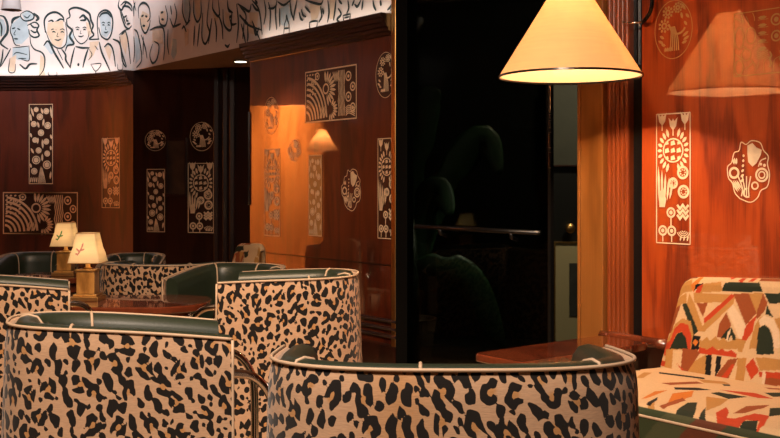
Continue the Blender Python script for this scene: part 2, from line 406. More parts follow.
def motif_F(H=3.1):
    d = Draw(); rnd = random.Random(4)
    def y(t): return H * (1 - t)
    for (x, t, r) in ((.3, .07, .10), (.72, .09, .12), (.45, .16, .13), (.2, .25, .12), (.78, .27, .14), (.5, .36, .13), (.25, .45, .11), (.72, .47, .12), (.4, .58, .12), (.3, .70, .17), (.76, .62, .12), (.75, .76, .17), (.22, .84, .13)):
        d.ring(x, y(t), r, .04); d.disc(x, y(t), r * .62)
    for (a, b, c, e) in ((.08, .04, .2, .16), (.9, .03, .95, .18), (.05, .12, .10, .22), (.5, .05, .58, .13), (.35, .22, .42, .30), (.62, .18, .58, .28), (.9, .38, .95, .44), (.05, .36, .12, .42),
                         (.38, .42, .35, .5), (.55, .44, .58, .56), (.9, .52, .92, .58), (.08, .55, .2, .62), (.55, .62, .55, .72), (.05, .74, .1, .8), (.92, .84, .88, .94), (.5, .78, .5, .88)):
        d.leaf(a, y(b), c, y(e), .08)
    for i in range(7): d.stroke([(.38 + i * .05, y(.985)), (.42 + i * .035, y(.90)), (.48 + i * .01, y(.80))], .026)
    for i in range(4): d.leaf(.06 + i * .08, y(.985), .10 + i * .08, y(.91), .05)
    d.fr = (0, 0, 1, H); return d
def motif_L(H=0.62):
    d = Draw()
    for i in range(7):
        d.ring(0.02, 0.02, .10 + .055 * i, .028, ry=(.10 + .055 * i) * H / .5 , a0=3, a1=86)
    for i in range(5):
        for k in range(4): d.leaf(.03 + k * .055, H - .05 - i * .055, .065 + k * .055, H - .04 - i * .055, .02)
    for i in range(11):
        a = math.radians(95 - i * 17); d.leaf(.42 + .07 * math.cos(a), H * .62 + .07 * math.sin(a), .42 + .20 * math.cos(a), H * .62 + .20 * math.sin(a), .030)
    d.ring(.42, H * .62, .062, .02)
    for i in range(9):
        a = math.radians(60 - i * 19); d.leaf(.50 + .06 * math.cos(a), H * .22 + .05 * math.sin(a), .50 + .15 * math.cos(a), H * .22 + .13 * math.sin(a), .026)
    for i in range(5):
        x = .665 + i * .026; d.stroke([(x, H * .08), (x + .012, H * .22), (x - .006, H * .36), (x + .012, H * .5), (x, H * .64), (x + .01, H * .78), (x, H * .93)], .013, False)
    for i in range(6): d.leaf(.55 + i * .02, H * .93, .60 + i * .018, H * .72, .014)
    for (x, t, r) in ((.85, .80, .055), (.93, .60, .05), (.85, .42, .055), (.93, .22, .05), (.25, .88, .045), (.16, .78, .035)):
        d.ring(x, H * t, r, .016); d.disc(x, H * t, r * .35)
    for i in range(5): d.stroke([(.80, H * (.08 + i * .035)), (.86, H * (.12 + i * .035)), (.97, H * (.06 + i * .035))], .012)
    for i in range(4): d.leaf(.30 + i * .03, H * .06, .34 + i * .028, H * .30, .02)
    d.fr = (0, 0, 1, H); return d
def motif_G(H=0.62):                                                     # petals, candles and ringed fruit
    d = Draw()
    for (x, t, rx, ry) in ((.09, .60, .075, .16), (.27, .62, .085, .12), (.20, .33, .08, .09), (.09, .14, .07, .11)):
        d.ring(x, H * t, rx, .014, ry=ry)
    for (a, b, c, e) in ((.02, .93, .12, .85), (.12, .97, .15, .82), (.02, .36, .14, .26), (.2, .93, .24, .78), (.30, .97, .33, .84), (.14, .48, .2, .42), (.30, .40, .36, .5), (.28, .25, .34, .12), (.18, .10, .3, .2), (.33, .05, .4, .2)):
        d.stroke([(a, H * b), ((a + c) / 2 + .01, H * (b + e) / 2), (c, H * e)], .012)
    for k in range(5):
        yy = H * (.88 - k * .12); d.leaf(.38, yy, .52, yy, .045); d.stroke([(.38, yy - .03), (.54, yy - .03)], .008)
    for i in range(4): d.stroke([(.36, H * (.36 - i * .03)), (.44, H * (.33 - i * .03)), (.54, H * (.36 - i * .03))], .010)
    for (x, t, r) in ((.66, .82, .085), (.84, .86, .09), (.66, .57, .08), (.85, .60, .09), (.80, .36, .07)):
        d.ring(x, H * t, r, .022); d.disc(x, H * t, r * .42)
    for i in range(3):
        x = .56 + i * .15; d.stroke([(x, H * .10), (x + .03, H * .16), (x, H * .22), (x + .03, H * .28), (x, H * .34)], .024, False)
        d.stroke([(x - .09, H * .04), (x - .08, H * .2), (x + .02, H * .26)], .010)
    d.fr = (0, 0, 1, H); return d
def motif_O(H=1.5):
    d = Draw(); cx, cy = .5, H / 2
    for (x, t, r) in ((.36, .80, .13), (.62, .86, .11), (.26, .58, .14)):
        yy = H * t; d.ring(x, yy, r * .55, .04)
        for k in range(9):
            a = 2 * PI * k / 9; d.leaf(x + r * .6 * math.cos(a), yy + r * .6 * math.sin(a), x + r * 1.15 * math.cos(a), yy + r * 1.15 * math.sin(a), .055)
    for (a, b, c, e) in ((.72, .92, .82, .80), (.82, .74, .92, .66), (.70, .78, .74, .66), (.78, .62, .86, .54), (.14, .42, .26, .36), (.10, .34, .24, .28), (.18, .27, .30, .24), (.90, .44, .74, .36), (.92, .36, .76, .30), (.86, .28, .72, .25)):
        d.leaf(a, H * b, c, H * e, .06)
    d.ring(.62, H * .60, .24, .045, ry=.26, a0=190, a1=330)
    for i in range(5): d.stroke([(.45 + i * .02, H * .55), (.44 + i * .045, H * .34), (.42 + i * .055, H * .14)], .03)
    for i in range(4): d.leaf(.28 + i * .05, H * .13, .30 + i * .05, H * .21, .05)
    d.oval = True; d.fr = (0, 0, 1, H); return d
def motif_V(H=1.22):
    d = Draw()
    out = [(.30, .04), (.55, -.02), (.72, .06), (.80, .18), (.95, .25), (1.0, .45), (.95, .62), (.97, .75), (.86, .85), (.78, .98), (.58, 1.02), (.45, .96), (.33, 1.0), (.28, .86), (.16, .82), (.10, .66), (.0, .58), (.02, .40), (.12, .30), (.18, .14), (.30, .04)]
    d.stroke([(x, y * H) for x, y in out], .022)
    d.fill([(x, y * H) for x, y in ((.48, .94), (.60, .98), (.70, .90), (.82, .86), (.80, .78), (.70, .64), (.60, .58), (.50, .66), (.48, .80))])
    d.ring(.16, H * .48, .13, .05); d.ring(.82, H * .44, .155, .045); d.ring(.82, H * .44, .085, .03); d.ring(.66, H * .26, .09, .035); d.ring(.48, H * .14, .11, .035, a0=90, a1=300)
    for i in range(6): d.leaf(.30 + i * .018, H * (.32 + i * .085), .40 - i * .002, H * (.37 + i * .085), .05)
    for i in range(4): d.stroke([(.34 + i * .06, H * .08), (.36 + i * .05, H * .22), (.26 + i * .10, H * .42)], .028)
    for i in range(4): d.leaf(.08 + i * .045, H * .36, .26 + i * .03, H * (.14 + .02 * i), .035)
    for i in range(3): d.leaf(.16 + i * .03, H * .62, .12 + i * .05, H * .74, .035)
    d.stroke([(.74, H * .58), (.80, H * .68), (.92, H * .72)], .025); d.disc(.88, H * .60, .035); d.disc(.80, H * .62, .03)
    d.fr = None; return d
MOT = dict(T=motif_T, F=motif_F, L=motif_L, O=motif_O, V=motif_V, G=motif_G)

def lay(d, path, s0, z0, sw, sh, off, flip=False):
    H = max(p[1] for p in d.v); out = []
    for (x, y) in d.v:
        q = path.at(s0 + (1 - x if flip else x) * sw, off); out.append((q[0], q[1], z0 + y / d.H * sh))
    return out
def inlay(kind, path, px0, px1, py0, py1, label, m=None, flip=False, plate=None):
    s0, d0 = path.hit(px0); s1, d1 = path.hit(px1); sc, dc = path.hit((px0 + px1) / 2)
    z1 = zpix(py0, dc); z0 = zpix(py1, dc); sw, sh = s1 - s0, z1 - z0
    d = MOT[kind](sh / sw if kind in 'TF' else (sh / sw))
    d.H = sh / sw
    if kind == 'O': sh_ = sh
    c = path.at(sc, 0)
    root = empty('inlay_panel', (c[0], c[1], z0))
    tag(root, label, 'wall panel', 'carved inlay panels on the wood walls')
    m = m or M_INLAY
    o = mesh_obj('motif', lay(d, path, s0, z0, sw, sh, 0.0035, flip), d.f, m); keep_world(o, root)
    if d.fr:
        b = Draw(); b.H = d.H
        if kind == 'O': b.ring(.5, d.H / 2, .5, .018, ry=d.H / 2, n=40)
        else: b.frame(0, 0, 1, d.H, .028 if kind in 'TF' else .014)
        o = mesh_obj('border', lay(b, path, s0, z0, sw, sh, 0.003), b.f, m); keep_world(o, root)
        if plate:
            b = Draw(); b.H = d.H
            if kind == 'O': b.disc(.5, d.H / 2, .5, ry=d.H / 2, n=40)
            else: b.quadstrip([(k / 16, 0) for k in range(17)], [(k / 16, d.H) for k in range(17)])
            o = mesh_obj('backing', lay(b, path, s0, z0, sw, sh, 0.0015), b.f, plate); keep_world(o, root)
    return root

# ------------------------------------------------------------------ room shell
ZT = 3.75
def wall_strip(name, pts, z0, z1, th, m, extra=None):
    """vertical slab following a plan polyline; face on the right-hand side of the direction (room side), body behind it"""
    P = Path(pts); v = []; f = []
    S_ = P.s; n = len(pts)
    # mitred normals
    dirs = [(P.p[i + 1] - P.p[i]) / np.linalg.norm(P.p[i + 1] - P.p[i]) for i in range(n - 1)]
    nr = [np.array([d[1], -d[0]]) for d in dirs]
    for i in range(n):
        a = nr[max(i - 1, 0)]; b = nr[min(i, n - 2)]; mm = a + b; mm /= np.linalg.norm(mm); mm /= max(mm.dot(a), .3)
        q = P.p[i]; r = q - mm * th
        v += [(q[0], q[1], z0), (q[0], q[1], z1), (r[0], r[1], z0), (r[0], r[1], z1)]
    for i in range(n - 1):
        a = 4 * i; b = a + 4
        f += [(a, b, b + 1, a + 1), (a + 2, a + 3, b + 3, b + 2), (a + 1, b + 1, b + 3, a + 3), (a, a + 2, b + 2, b)]
    f += [(0, 1, 3, 2), (4 * n - 4, 4 * n - 2, 4 * n - 1, 4 * n - 3)]
    o = mesh_obj(name, v, f, m); 
    bm = bmesh.new(); bm.from_mesh(o.data); bmesh.ops.recalc_face_normals(bm, faces=bm.faces); bm.to_mesh(o.data); bm.free()
    return struct(o)

SO0, SO1 = s_at(577), s_at(398)       # doorway between these
fl = MB(); fl.box(-7.3, 6, -2.2, 11.3, -0.1, 0); struct(fl.build('floor', M_CARPET))
cl = MB(); cl.box(-7.3, 6, -2.2, 11.3, ZT, ZT + 0.1); struct(cl.build('ceiling', M_CEIL))
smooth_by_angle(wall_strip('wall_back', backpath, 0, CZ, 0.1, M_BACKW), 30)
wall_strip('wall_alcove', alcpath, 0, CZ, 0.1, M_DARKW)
# frieze over the back wall and along the long wall
smooth_by_angle(wall_strip('wall_frieze_back', backpath, CZ, ZT, 0.1, M_PLASTER), 30)
pe = PANEL_END; sj = SO1
wall_strip('wall_frieze_long', [tuple(CORNER), tuple(P1 - U * SO1)], CZ, ZT, 0.12, M_PLASTER)
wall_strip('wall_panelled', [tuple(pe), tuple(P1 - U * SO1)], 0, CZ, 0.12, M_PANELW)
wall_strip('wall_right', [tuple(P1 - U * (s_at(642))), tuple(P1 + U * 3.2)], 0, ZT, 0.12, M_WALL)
# return wall of the alcove, behind the end of the panelled wall
q0 = pe - N * 0.12
wall_strip('wall_alcove_side', [(-1.2, 9.38), (q0[0] + 0.02, q0[1] + 0.02)], 0, CZ, 0.08, M_DARKW)
# alcove soffit
so = MB()
tri = [tuple(CORNER), (-2.2, 9.66), (-1.2, 9.38), (float(q0[0]) + .02, float(q0[1]) + .02), tuple(pe)]
tv = [(*p, CZ - 0.002) for p in tri] + [(*p, CZ + 0.08) for p in [(t[0], t[1] + .0) for t in tri]]
# shrink the upper face inside the frieze body
mesh = mesh_obj('ceiling_alcove', tv[:5], [(4, 3, 2, 1, 0)], M_CEIL); struct(mesh)
# outer walls that close the room
wall_strip('wall_left', [(-7.0, -2.0), (-7.0, 10.75)], 0, ZT, 0.1, M_DARKW)
wall_strip('wall_front', [(5.0, -2.0), (-7.0, -2.0)], 0, ZT, 0.1, M_DARKW)
e1 = P1 + U * 3.2
wall_strip('wall_right_front', [tuple(e1), (float(e1[0]), -2.0)], 0, ZT, 0.1, M_WALL)
b = MB(); b.box(-6.98, -6.86, 9.2, 10.45, 0, CZ); struct(b.build('wall_reflection_pier', M_HONEY, bevel=.01))  # unseen pier, added so its lit face reflects in the panelled wall
# room behind the doorway
J1 = P1 - U * SO1 - N * 0.12; J0 = P1 - U * (SO0) - N * 0.12
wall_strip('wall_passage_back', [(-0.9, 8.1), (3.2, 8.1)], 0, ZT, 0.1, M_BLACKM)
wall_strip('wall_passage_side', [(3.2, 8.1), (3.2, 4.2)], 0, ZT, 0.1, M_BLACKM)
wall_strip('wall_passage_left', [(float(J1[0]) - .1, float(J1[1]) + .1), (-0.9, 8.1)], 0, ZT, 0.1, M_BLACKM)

def wbox(mb, s0, s1, o0, o1, z0, z1):
    mb.box(s0, s1, o0, o1, z0, z1, fn=lambda a, b, c: W3(a, b, c))

# cornice mouldings
def sweep(path_pts, prof, name, m, step=None):
    P = Path(path_pts); n = len(path_pts); v = []; f = []
    dirs = [(P.p[i + 1] - P.p[i]) / np.linalg.norm(P.p[i + 1] - P.p[i]) for i in range(n - 1)]
    nr = [np.array([d[1], -d[0]]) for d in dirs]; k = len(prof)
    for i in range(n):
        a = nr[max(i - 1, 0)]; b = nr[min(i, n - 2)]; mm = a + b; mm /= np.linalg.norm(mm); mm /= max(mm.dot(a), .3)
        for (o, z) in prof: q = P.p[i] + mm * o; v.append((q[0], q[1], z))
    for i in range(n - 1):
        for j in range(k):
            j2 = (j + 1) % k; f.append((i * k + j, i * k + j2, (i + 1) * k + j2, (i + 1) * k + j))
    f.append(tuple(range(k))); f.append(tuple((n - 1) * k + j for j in range(k - 1, -1, -1)))
    o = mesh_obj(name, v, f, m)
    bm = bmesh.new(); bm.from_mesh(o.data); bmesh.ops.recalc_face_normals(bm, faces=bm.faces); bm.to_mesh(o.data); bm.free()
    return struct(o)
corn = [(0.0005, CZ), (0.10, CZ), (0.10, CZ - .028), (0.085, CZ - .034), (0.085, CZ - .055), (0.066, CZ - .060), (0.066, CZ - .082), (0.046, CZ - .088), (0.046, CZ - .108), (0.02, CZ - .115), (0.02, CZ - .135), (0.0005, CZ - .135)]
sweep(backpath, corn, 'trim_1', M_MOULD)
sweep([tuple(pe), tuple(P1 - U * (SO1 + .046))], corn, 'trim_2', M_MOULD)
# foot rails on the panelled wall
rail = lambda z: [(0.0005, z), (0.02, z), (0.028, z + .012), (0.02, z + .024), (0.0005, z + .024)]
for i, z in enumerate((0.25, 0.30, 0.35)): sweep([tuple(pe), tuple(P1 - U * SO1)], rail(z), 'baseboard_long' if i == 0 else 'baseboard_long_%d' % i, M_MOULD)
sweep([tuple(pe), tuple(P1 - U * SO1)], [(0.0005, 0.001), (0.03, 0.001), (0.03, .2), (0.0005, .21)], 'baseboard_panelled', M_DARKW)
# dado edge where the upper panel stops, and joints between panels
zj = zpix(266, d_at(390))
sweep([tuple(pe), tuple(P1 - U * SO1)], [(0.0005, zj), (0.006, zj), (0.006, zj + .008), (0.0005, zj + .008)], 'trim_3', M_MOULD)
# brass strip at the doorway edge
b = MB(); wbox(b, SO1, SO1 + 0.045, 0.0005, 0.022, 0, CZ + 1.2); o = struct(b.build('trim_4', M_BRASS, bevel=.004))
b = MB(); wbox(b, SO1 - 0.004, SO1 - .001, -0.125, 0.02, 0, ZT); struct(b.build('trim_5', M_BLACKM))
# honey pilaster, fluted moulding, dark slot
sp0, sp1, sf1, sk1 = s_at(577), s_at(609), s_at(631), s_at(642)
sp0 -= .045
b = MB(); wbox(b, sp1, sp0, -0.12, 0.05, 0, ZT); struct(b.build('wall_pilaster', M_HONEY, bevel=.006))
b = MB(); wbox(b, sp0 - .028, sp0 - .010, 0.05, 0.062, 0, ZT); struct(b.build('trim_6', M_HONEY, bevel=.004))
nfl = 5; L = sp1 - sf1
b = MB(); wbox(b, sf1, sp1 - .0005, -0.12, 0.012, 0, ZT)
for i in range(nfl):
    c = sf1 + L * (i + .5) / nfl; r = L / nfl / 2 * .92
    ring = [(c + r * math.cos(PI * k / 8), 0.012 + r * .9 * math.sin(PI * k / 8)) for k in range(9)]
    v = [W3(s, o_, z) for z in (0, ZT) for (s, o_) in ring]; b.add(v, [(k, k + 1, k + 10, k + 9) for k in range(8)] + [(8, 0, 9, 17)])
struct(b.build('wall_fluted_post', M_FLUTE))
b = MB(); wbox(b, sk1, sf1 - .0005, -0.12, -0.02, 0, ZT); struct(b.build('wall_slot', M_BLACK))
b = MB(); wbox(b, (sk1 + sf1) / 2 - .004, (sk1 + sf1) / 2 + .004, -0.02, -0.008, 1.85, ZT); struct(b.build('trim_7', M_CHROME))
# low rounded rail at the foot of the fluted post
rl = MB()
pts = [W3(s, .045, .485) for s in np.linspace(sp1 + .01, -.02, 6)]
rl.tube(pts, .028, 14); struct(rl.build('trim_8', M_TABLE, smooth=True))
b = MB(); wbox(b, -.02, sp1 + .01, 0.052, 0.058, 0.0, .46); struct(b.build('trim_9', M_DARKW))
# alcove trims: dark door posts and a pale mirror edge
b = MB()
for px in (217, 226, 233):
    s, dd = ALC.hit(px); q = ALC.at(s, .02); b.box(q[0] - .02, q[0] + .02, q[1] - .02, q[1] + .018, 0, CZ - .005)
struct(b.build('trim_10', M_DARKW, bevel=.004))
b = MB(); b.box(*(lambda q: (q[0] - .030, q[0] - .018, q[1] - .02, q[1] + .0))(pe - N * .02), zpix(205, 7.96), zpix(112, 7.96)); struct(b.build('trim_11', M_CHROME))

# ------------------------------------------------------------------ lights that belong to the frieze cove (hidden behind the cornice lip)
def cove(path, s0, s1, n, power, colr):
    power *= .11
    for i in range(n):
        a = path.at(s0 + (s1 - s0) * i / n, .055); c = path.at(s0 + (s1 - s0) * (i + 1) / n, .055)
        m_ = (a + c) / 2; L_ = np.linalg.norm(c - a)
        ld = bpy.data.lights.new('cove_light', 'AREA'); ld.shape = 'RECTANGLE'; ld.size = L_; ld.size_y = 0.03; ld.energy = power * L_; ld.color = colr
        o = bpy.data.objects.new('cove_light', ld); COL.objects.link(o); o.location = (m_[0], m_[1], CZ + .006)
        o.rotation_euler = (PI, 0, math.atan2(c[1] - a[1], c[0] - a[0]))
cove(BACK, BACK.hit(-60)[0], BACK.s[-1] - .25, 6, 10, (1.0, .80, .74))
cove(LONG, LONG.hit(262)[0], LONG.hit(396)[0], 3, 10, (1.0, .80, .66))

# ------------------------------------------------------------------ the mural
ink = {'b': Draw(), 'l': Draw()}
wash = {'b': Draw(), 'l': Draw(), 'bt': Draw(), 'lt': Draw()}
def crop(ox, oy, sc): return lambda p: (ox + p[0] / sc, oy + p[1] / sc)
cA, cB, cC = crop(0, 0, 5.477), crop(120, 0, 5.47), crop(240, 0, 4.875)
def to_wall(pt):
    px, py = pt
    if px < 133: s, z = path_pos(BACK)(px, py); return 'b', (s, z)
    s, z = path_pos(LONG)(px, py); return 'l', (s, z)
def K(c, pts, w=0.024, taper=.55):
    w *= .78
    q = [to_wall(c(p)) for p in pts]; side = q[0][0]
    if any(a[0] != side for a in q):
        q2 = [a for a in q if a[0] == side]
        if len(q2) < 2: return
        q = q2
    ink[side].stroke([a[1] for a in q], w, True, taper)
def Wp(c, pts, tan=False):
    q = [to_wall(c(p)) for p in pts]; side = q[0][0]
    if any(a[0] != side for a in q): return
    wash[side + ('t' if tan else '')].fill([a[1] for a in q])
def face(c, x, y, w, h, turn=0):          # brows, eyes, nose, mouth inside a face box
    K(c, [(x - w * .32, y - h * .10), (x - w * .18, y - h * .15), (x - w * .04, y - h * .10)], .014)
    K(c, [(x + w * .12, y - h * .10), (x + w * .26, y - h * .15), (x + w * .38, y - h * .09)], .014)
    K(c, [(x - w * .26, y - h * .01), (x - w * .18, y - h * .035), (x - w * .08, y)], .018)
    K(c, [(x + w * .16, y), (x + w * .24, y - h * .035), (x + w * .34, y)], .018)
    K(c, [(x + w * .04, y), (x - w * .02, y + h * .16), (x + w * .08, y + h * .18)], .010)
    K(c, [(x - w * .14, y + h * .29), (x + w * .04, y + h * .33), (x + w * .2, y + h * .27)], .018)
A = cA
K(A, [(0, 85), (25, 95), (42, 135), (40, 180), (15, 215), (5, 240), (45, 270)], .035); K(A, [(0, 120), (10, 150), (8, 200)])
K(A, [(18, 270), (12, 320), (0, 370)]); Wp(A, [(0, 100), (22, 110), (34, 150), (25, 190), (0, 200)])
K(A, [(65, 130), (75, 105), (110, 90)], .04); K(A, [(115, 75), (150, 60), (185, 80), (180, 105), (140, 115), (115, 95), (115, 75)], .02)
K(A, [(130, 85), (150, 98), (168, 80)], .015); K(A, [(185, 72), (210, 98), (198, 115)], .04); K(A, [(150, 140), (190, 122), (213, 140), (203, 165), (215, 195), (190, 205), (165, 190), (158, 160)], .025)
K(A, [(165, 130), (185, 150), (205, 150)]); K(A, [(168, 165), (190, 178), (205, 172)])
K(A, [(65, 130), (57, 170), (70, 205), (83, 243), (110, 250)], .016); K(A, [(66, 158), (85, 152)], .02); K(A, [(95, 155), (112, 165)], .02)
K(A, [(88, 165), (77, 188), (88, 192)], .012); K(A, [(77, 212), (100, 214)], .022)
K(A, [(165, 200), (170, 240), (190, 270), (230, 288), (246, 320), (240, 380), (212, 420)], .02); K(A, [(60, 265), (42, 300), (5, 365)], .02)
K(A, [(70, 262), (160, 252)], .014); K(A, [(160, 252), (160, 330), (118, 325)], .014); K(A, [(75, 300), (95, 288), (150, 300)], .014); K(A, [(100, 320), (145, 320)], .014)
K(A, [(108, 352), (140, 376), (165, 352), (205, 350)], .03); K(A, [(55, 320), (48, 390), (80, 395), (86, 350)], .014)
Wp(A, [(66, 132), (110, 95), (150, 120), (160, 200), (120, 240), (85, 240), (60, 170)]); Wp(A, [(70, 265), (158, 256), (158, 328), (100, 330), (68, 310)]); Wp(A, [(118, 78), (150, 62), (183, 82), (178, 104), (140, 113)])
Wp(A, [(222, 300), (245, 320), (240, 380), (250, 415), (215, 415)], True); Wp(A, [(55, 320), (90, 300), (80, 393), (50, 390)], True)
# second sitter
K(A, [(250, 180), (244, 112), (270, 76), (310, 68), (345, 92), (352, 120)], .03); K(A, [(265, 118), (285, 112), (300, 126), (330, 105), (352, 110)], .028)
K(A, [(252, 170), (270, 220), (300, 256), (335, 264), (362, 240), (368, 180), (358, 120)], .018); face(A, 315, 178, 110, 130)
K(A, [(240, 250), (266, 226), (300, 290), (330, 340), (350, 375)], .03); K(A, [(338, 268), (360, 300), (362, 330), (388, 372)], .03); K(A, [(310, 262), (345, 330)], .014)
Wp(A, [(242, 250), (266, 228), (298, 290), (280, 300)]); Wp(A, [(262, 125), (345, 112), (358, 190), (335, 260), (290, 245), (258, 180)], True)
# third sitter
K(A, [(366, 105), (385, 90), (380, 56), (410, 42), (450, 50), (490, 75), (500, 112), (512, 140), (503, 168), (515, 192), (490, 214), (545, 214)], .032)
K(A, [(366, 105), (370, 140), (395, 165), (383, 200), (406, 240), (372, 250), (358, 282)], .032); K(A, [(435, 100), (458, 84), (470, 108), (440, 112)], .035); K(A, [(470, 90), (490, 120), (498, 160)], .03)
K(A, [(400, 150), (405, 192), (425, 226), (450, 240), (480, 215), (490, 170)], .016); face(A, 442, 165, 90, 110)
K(A, [(415, 255), (450, 262), (492, 262)], .028); K(A, [(410, 260), (395, 320), (385, 375)], .026); K(A, [(485, 266), (470, 310), (455, 370)], .03); K(A, [(430, 346), (431, 362)], .035)
K(A, [(490, 270), (505, 300), (485, 330)], .012); K(A, [(520, 250), (540, 275)], .012)
Wp(A, [(385, 170), (405, 195), (400, 235), (372, 248), (360, 280), (362, 220)]); Wp(A, [(470, 120), (498, 130), (505, 180), (485, 205)], True); Wp(A, [(492, 230), (545, 225), (515, 300), (490, 330)], True)
# fourth sitter
K(A, [(540, 215), (534, 120), (545, 75), (575, 56), (605, 70), (619, 112), (615, 170), (600, 208), (582, 215), (555, 195), (542, 150)], .028); face(A, 580, 140, 70, 120)
K(A, [(545, 95), (560, 75), (590, 72), (612, 95)], .03); K(A, [(545, 230), (560, 290), (605, 390)], .03); K(A, [(572, 258), (595, 240), (620, 272), (634, 365)], .028); K(A, [(620, 214), (655, 234), (670, 290), (695, 365)], .034)
Wp(A, [(545, 90), (575, 66), (608, 90), (612, 165), (585, 208), (556, 190)]); Wp(A, [(575, 262), (595, 248), (614, 280), (600, 330)], True)
K(A, [(498, 352), (555, 350), (526, 390), (498, 352)], .014); K(A, [(526, 390), (526, 408)], .014)
K(A, [(645, 350), (648, 380), (672, 380), (674, 348)], .012); K(A, [(265, 395), (270, 412), (310, 412), (312, 395)], .012)
K(A, [(655, 0), (650, 35), (668, 55), (685, 25), (700, 10)], .03); K(A, [(665, 60), (680, 100), (690, 130)], .024); K(A, [(655, 190), (680, 170), (705, 160)], .02)
Wp(A, [(655, 200), (690, 165), (700, 230), (690, 300), (665, 240)], True)
B = cB
K(B, [(74, 0), (90, 60)], .02)
for st in ([(75, 32), (78, 90), (70, 130)], [(80, 160), (98, 180), (115, 260), (120, 330), (92, 370)], [(78, 200), (82, 280), (76, 340)], [(85, 10), (76, 60)],
           [(105, 100), (104, 40), (130, 15), (160, 40), (166, 95), (150, 120)], [(112, 100), (120, 150), (140, 182), (160, 150), (168, 110)], [(118, 190), (140, 260), (150, 320)], [(130, 200), (128, 300)],
           [(215, 85), (222, 130), (250, 140), (262, 90), (250, 30)], [(165, 165), (200, 150), (240, 158), (246, 260), (240, 330)], [(180, 240), (165, 300), (180, 345), (205, 320), (215, 250), (190, 226)],
           [(265, 160), (262, 240), (270, 300)], [(275, 100), (295, 145), (312, 80), (300, 20)], [(278, 30), (285, 80)], [(290, 150), (335, 130)], [(345, 0), (345, 70), (370, 130), (385, 60), (380, 0)],
           [(340, 160), (352, 145), (365, 175)], [(360, 140), (385, 110)], [(410, 140), (405, 250)], [(438, 128), (425, 255)], [(405, 0), (405, 70), (425, 120), (445, 80), (445, 0)],
           [(455, 70), (450, 200), (470, 240), (492, 180), (478, 120), (490, 0)], [(510, 0), (510, 50), (545, 90), (540, 0)], [(520, 100), (530, 160), (528, 230)], [(540, 80), (560, 140), (565, 215)], [(505, 100), (495, 170), (485, 240)],
           [(565, 50), (570, 130), (598, 166), (612, 150), (600, 90)], [(575, 245), (592, 256), (602, 240)], [(615, 60), (612, 130), (640, 130)], [(640, 20), (650, 130), (640, 235)], [(655, 85), (690, 120), (705, 135)],
           [(645, 20), (680, 45), (710, 62), (720, 20)], [(665, 130), (680, 190), (690, 240)], [(700, 130), (702, 200), (698, 230)], [(725, 20), (745, 50), (766, 60)], [(730, 130), (745, 190), (764, 150)], [(590, 0), (595, 50), (620, 70)], [(740, 0), (755, 20)],
           [(118, 90), (132, 84)], [(140, 88), (152, 92)], [(125, 140), (140, 142)], [(225, 70), (240, 66)], [(228, 105), (242, 108)], [(595, 60), (612, 64)], [(600, 90), (614, 92)]):
    K(B, st, .030)
for st in ([(5, 30), (30, 10), (62, 28), (69, 60)], [(0, 50), (12, 95), (28, 140), (48, 158), (66, 140)], [(12, 60), (20, 35), (50, 38), (66, 60)], [(30, 165), (45, 220), (60, 350)], [(0, 200), (15, 330), (36, 370)], [(10, 190), (30, 170)], [(22, 95), (40, 86)], [(38, 132), (58, 128)], [(40, 95), (38, 112), (48, 115)]):
    K(B, st, .028)
Wp(B, [(288, 210), (310, 215), (312, 290), (295, 328), (280, 300)]); Wp(B, [(84, 180), (108, 230), (112, 320), (86, 350)]); Wp(B, [(348, 0), (378, 0), (382, 60), (365, 120), (350, 70)])
Wp(B, [(108, 100), (125, 60), (160, 80), (155, 160), (125, 165)], True); Wp(B, [(178, 165), (238, 165), (236, 240), (180, 230)], True); Wp(B, [(220, 60), (250, 60), (250, 135), (222, 128)], True)
Wp(B, [(352, 150), (378, 160), (375, 240), (358, 255)], True); Wp(B, [(408, 0), (440, 0), (440, 90), (420, 110)], True); Wp(B, [(505, 60), (545, 95), (520, 130)], True); Wp(B, [(690, 120), (735, 120), (740, 190), (700, 180)], True); Wp(B, [(575, 60), (605, 80), (600, 150), (580, 140)], True)
C_ = cC
for st in ([(60, 0), (95, 50), (110, 170)], [(0, 70), (40, 120), (110, 148)], [(0, 30), (30, 70), (28, 120)], [(15, 190), (22, 110)], [(60, 100), (80, 150), (100, 195)], [(140, 10), (150, 60), (146, 150)], [(182, 0), (175, 60), (180, 145)], [(140, 40), (165, 40), (182, 20)],
           [(185, 8), (215, 25), (250, 0)], [(245, 0), (252, 60), (266, 100)], [(195, 40), (195, 130)], [(280, 0), (270, 50), (262, 100)], [(120, 0), (128, 60), (118, 120)], [(290, 60), (298, 90), (310, 100)], [(300, 45), (310, 75), (325, 82)], [(318, 32), (345, 62)],
           [(320, 0), (355, 12), (395, 20), (408, 0)], [(395, 30), (400, 80), (385, 110)], [(430, 0), (436, 60), (428, 110)], [(470, 0), (465, 50), (458, 100)], [(480, 40), (495, 70), (475, 95), (492, 110)], [(482, 0), (500, 20)],
           [(528, 0), (532, 40), (522, 66)], [(560, 20), (575, 32), (592, 0)], [(602, 0), (596, 50)], [(650, 0), (655, 30), (666, 52)], [(720, 50), (735, 35), (742, 20)], [(685, 0), (690, 30)], [(410, 70), (405, 40)], [(560, 0), (548, 30)], [(735, 50), (750, 46)]):
    K(C_, st, .026)
for st in ([(215, 165), (219, 120), (226, 100), (229, 75), (234, 100), (240, 120), (242, 162)], [(216, 140), (241, 138)], [(340, 110), (344, 140), (374, 134), (380, 104)], [(340, 110), (360, 104), (380, 104)], [(504, 76), (511, 106), (534, 100), (541, 68)], [(504, 76), (541, 68)], [(510, 88), (536, 82)]):
    K(C_, st, .018)
Wp(C_, [(198, 40), (240, 20), (250, 80), (230, 130), (200, 120)]); Wp(C_, [(45, 60), (90, 60), (85, 140), (50, 120)], True); Wp(C_, [(340, 20), (395, 26), (380, 90), (350, 100)], True)
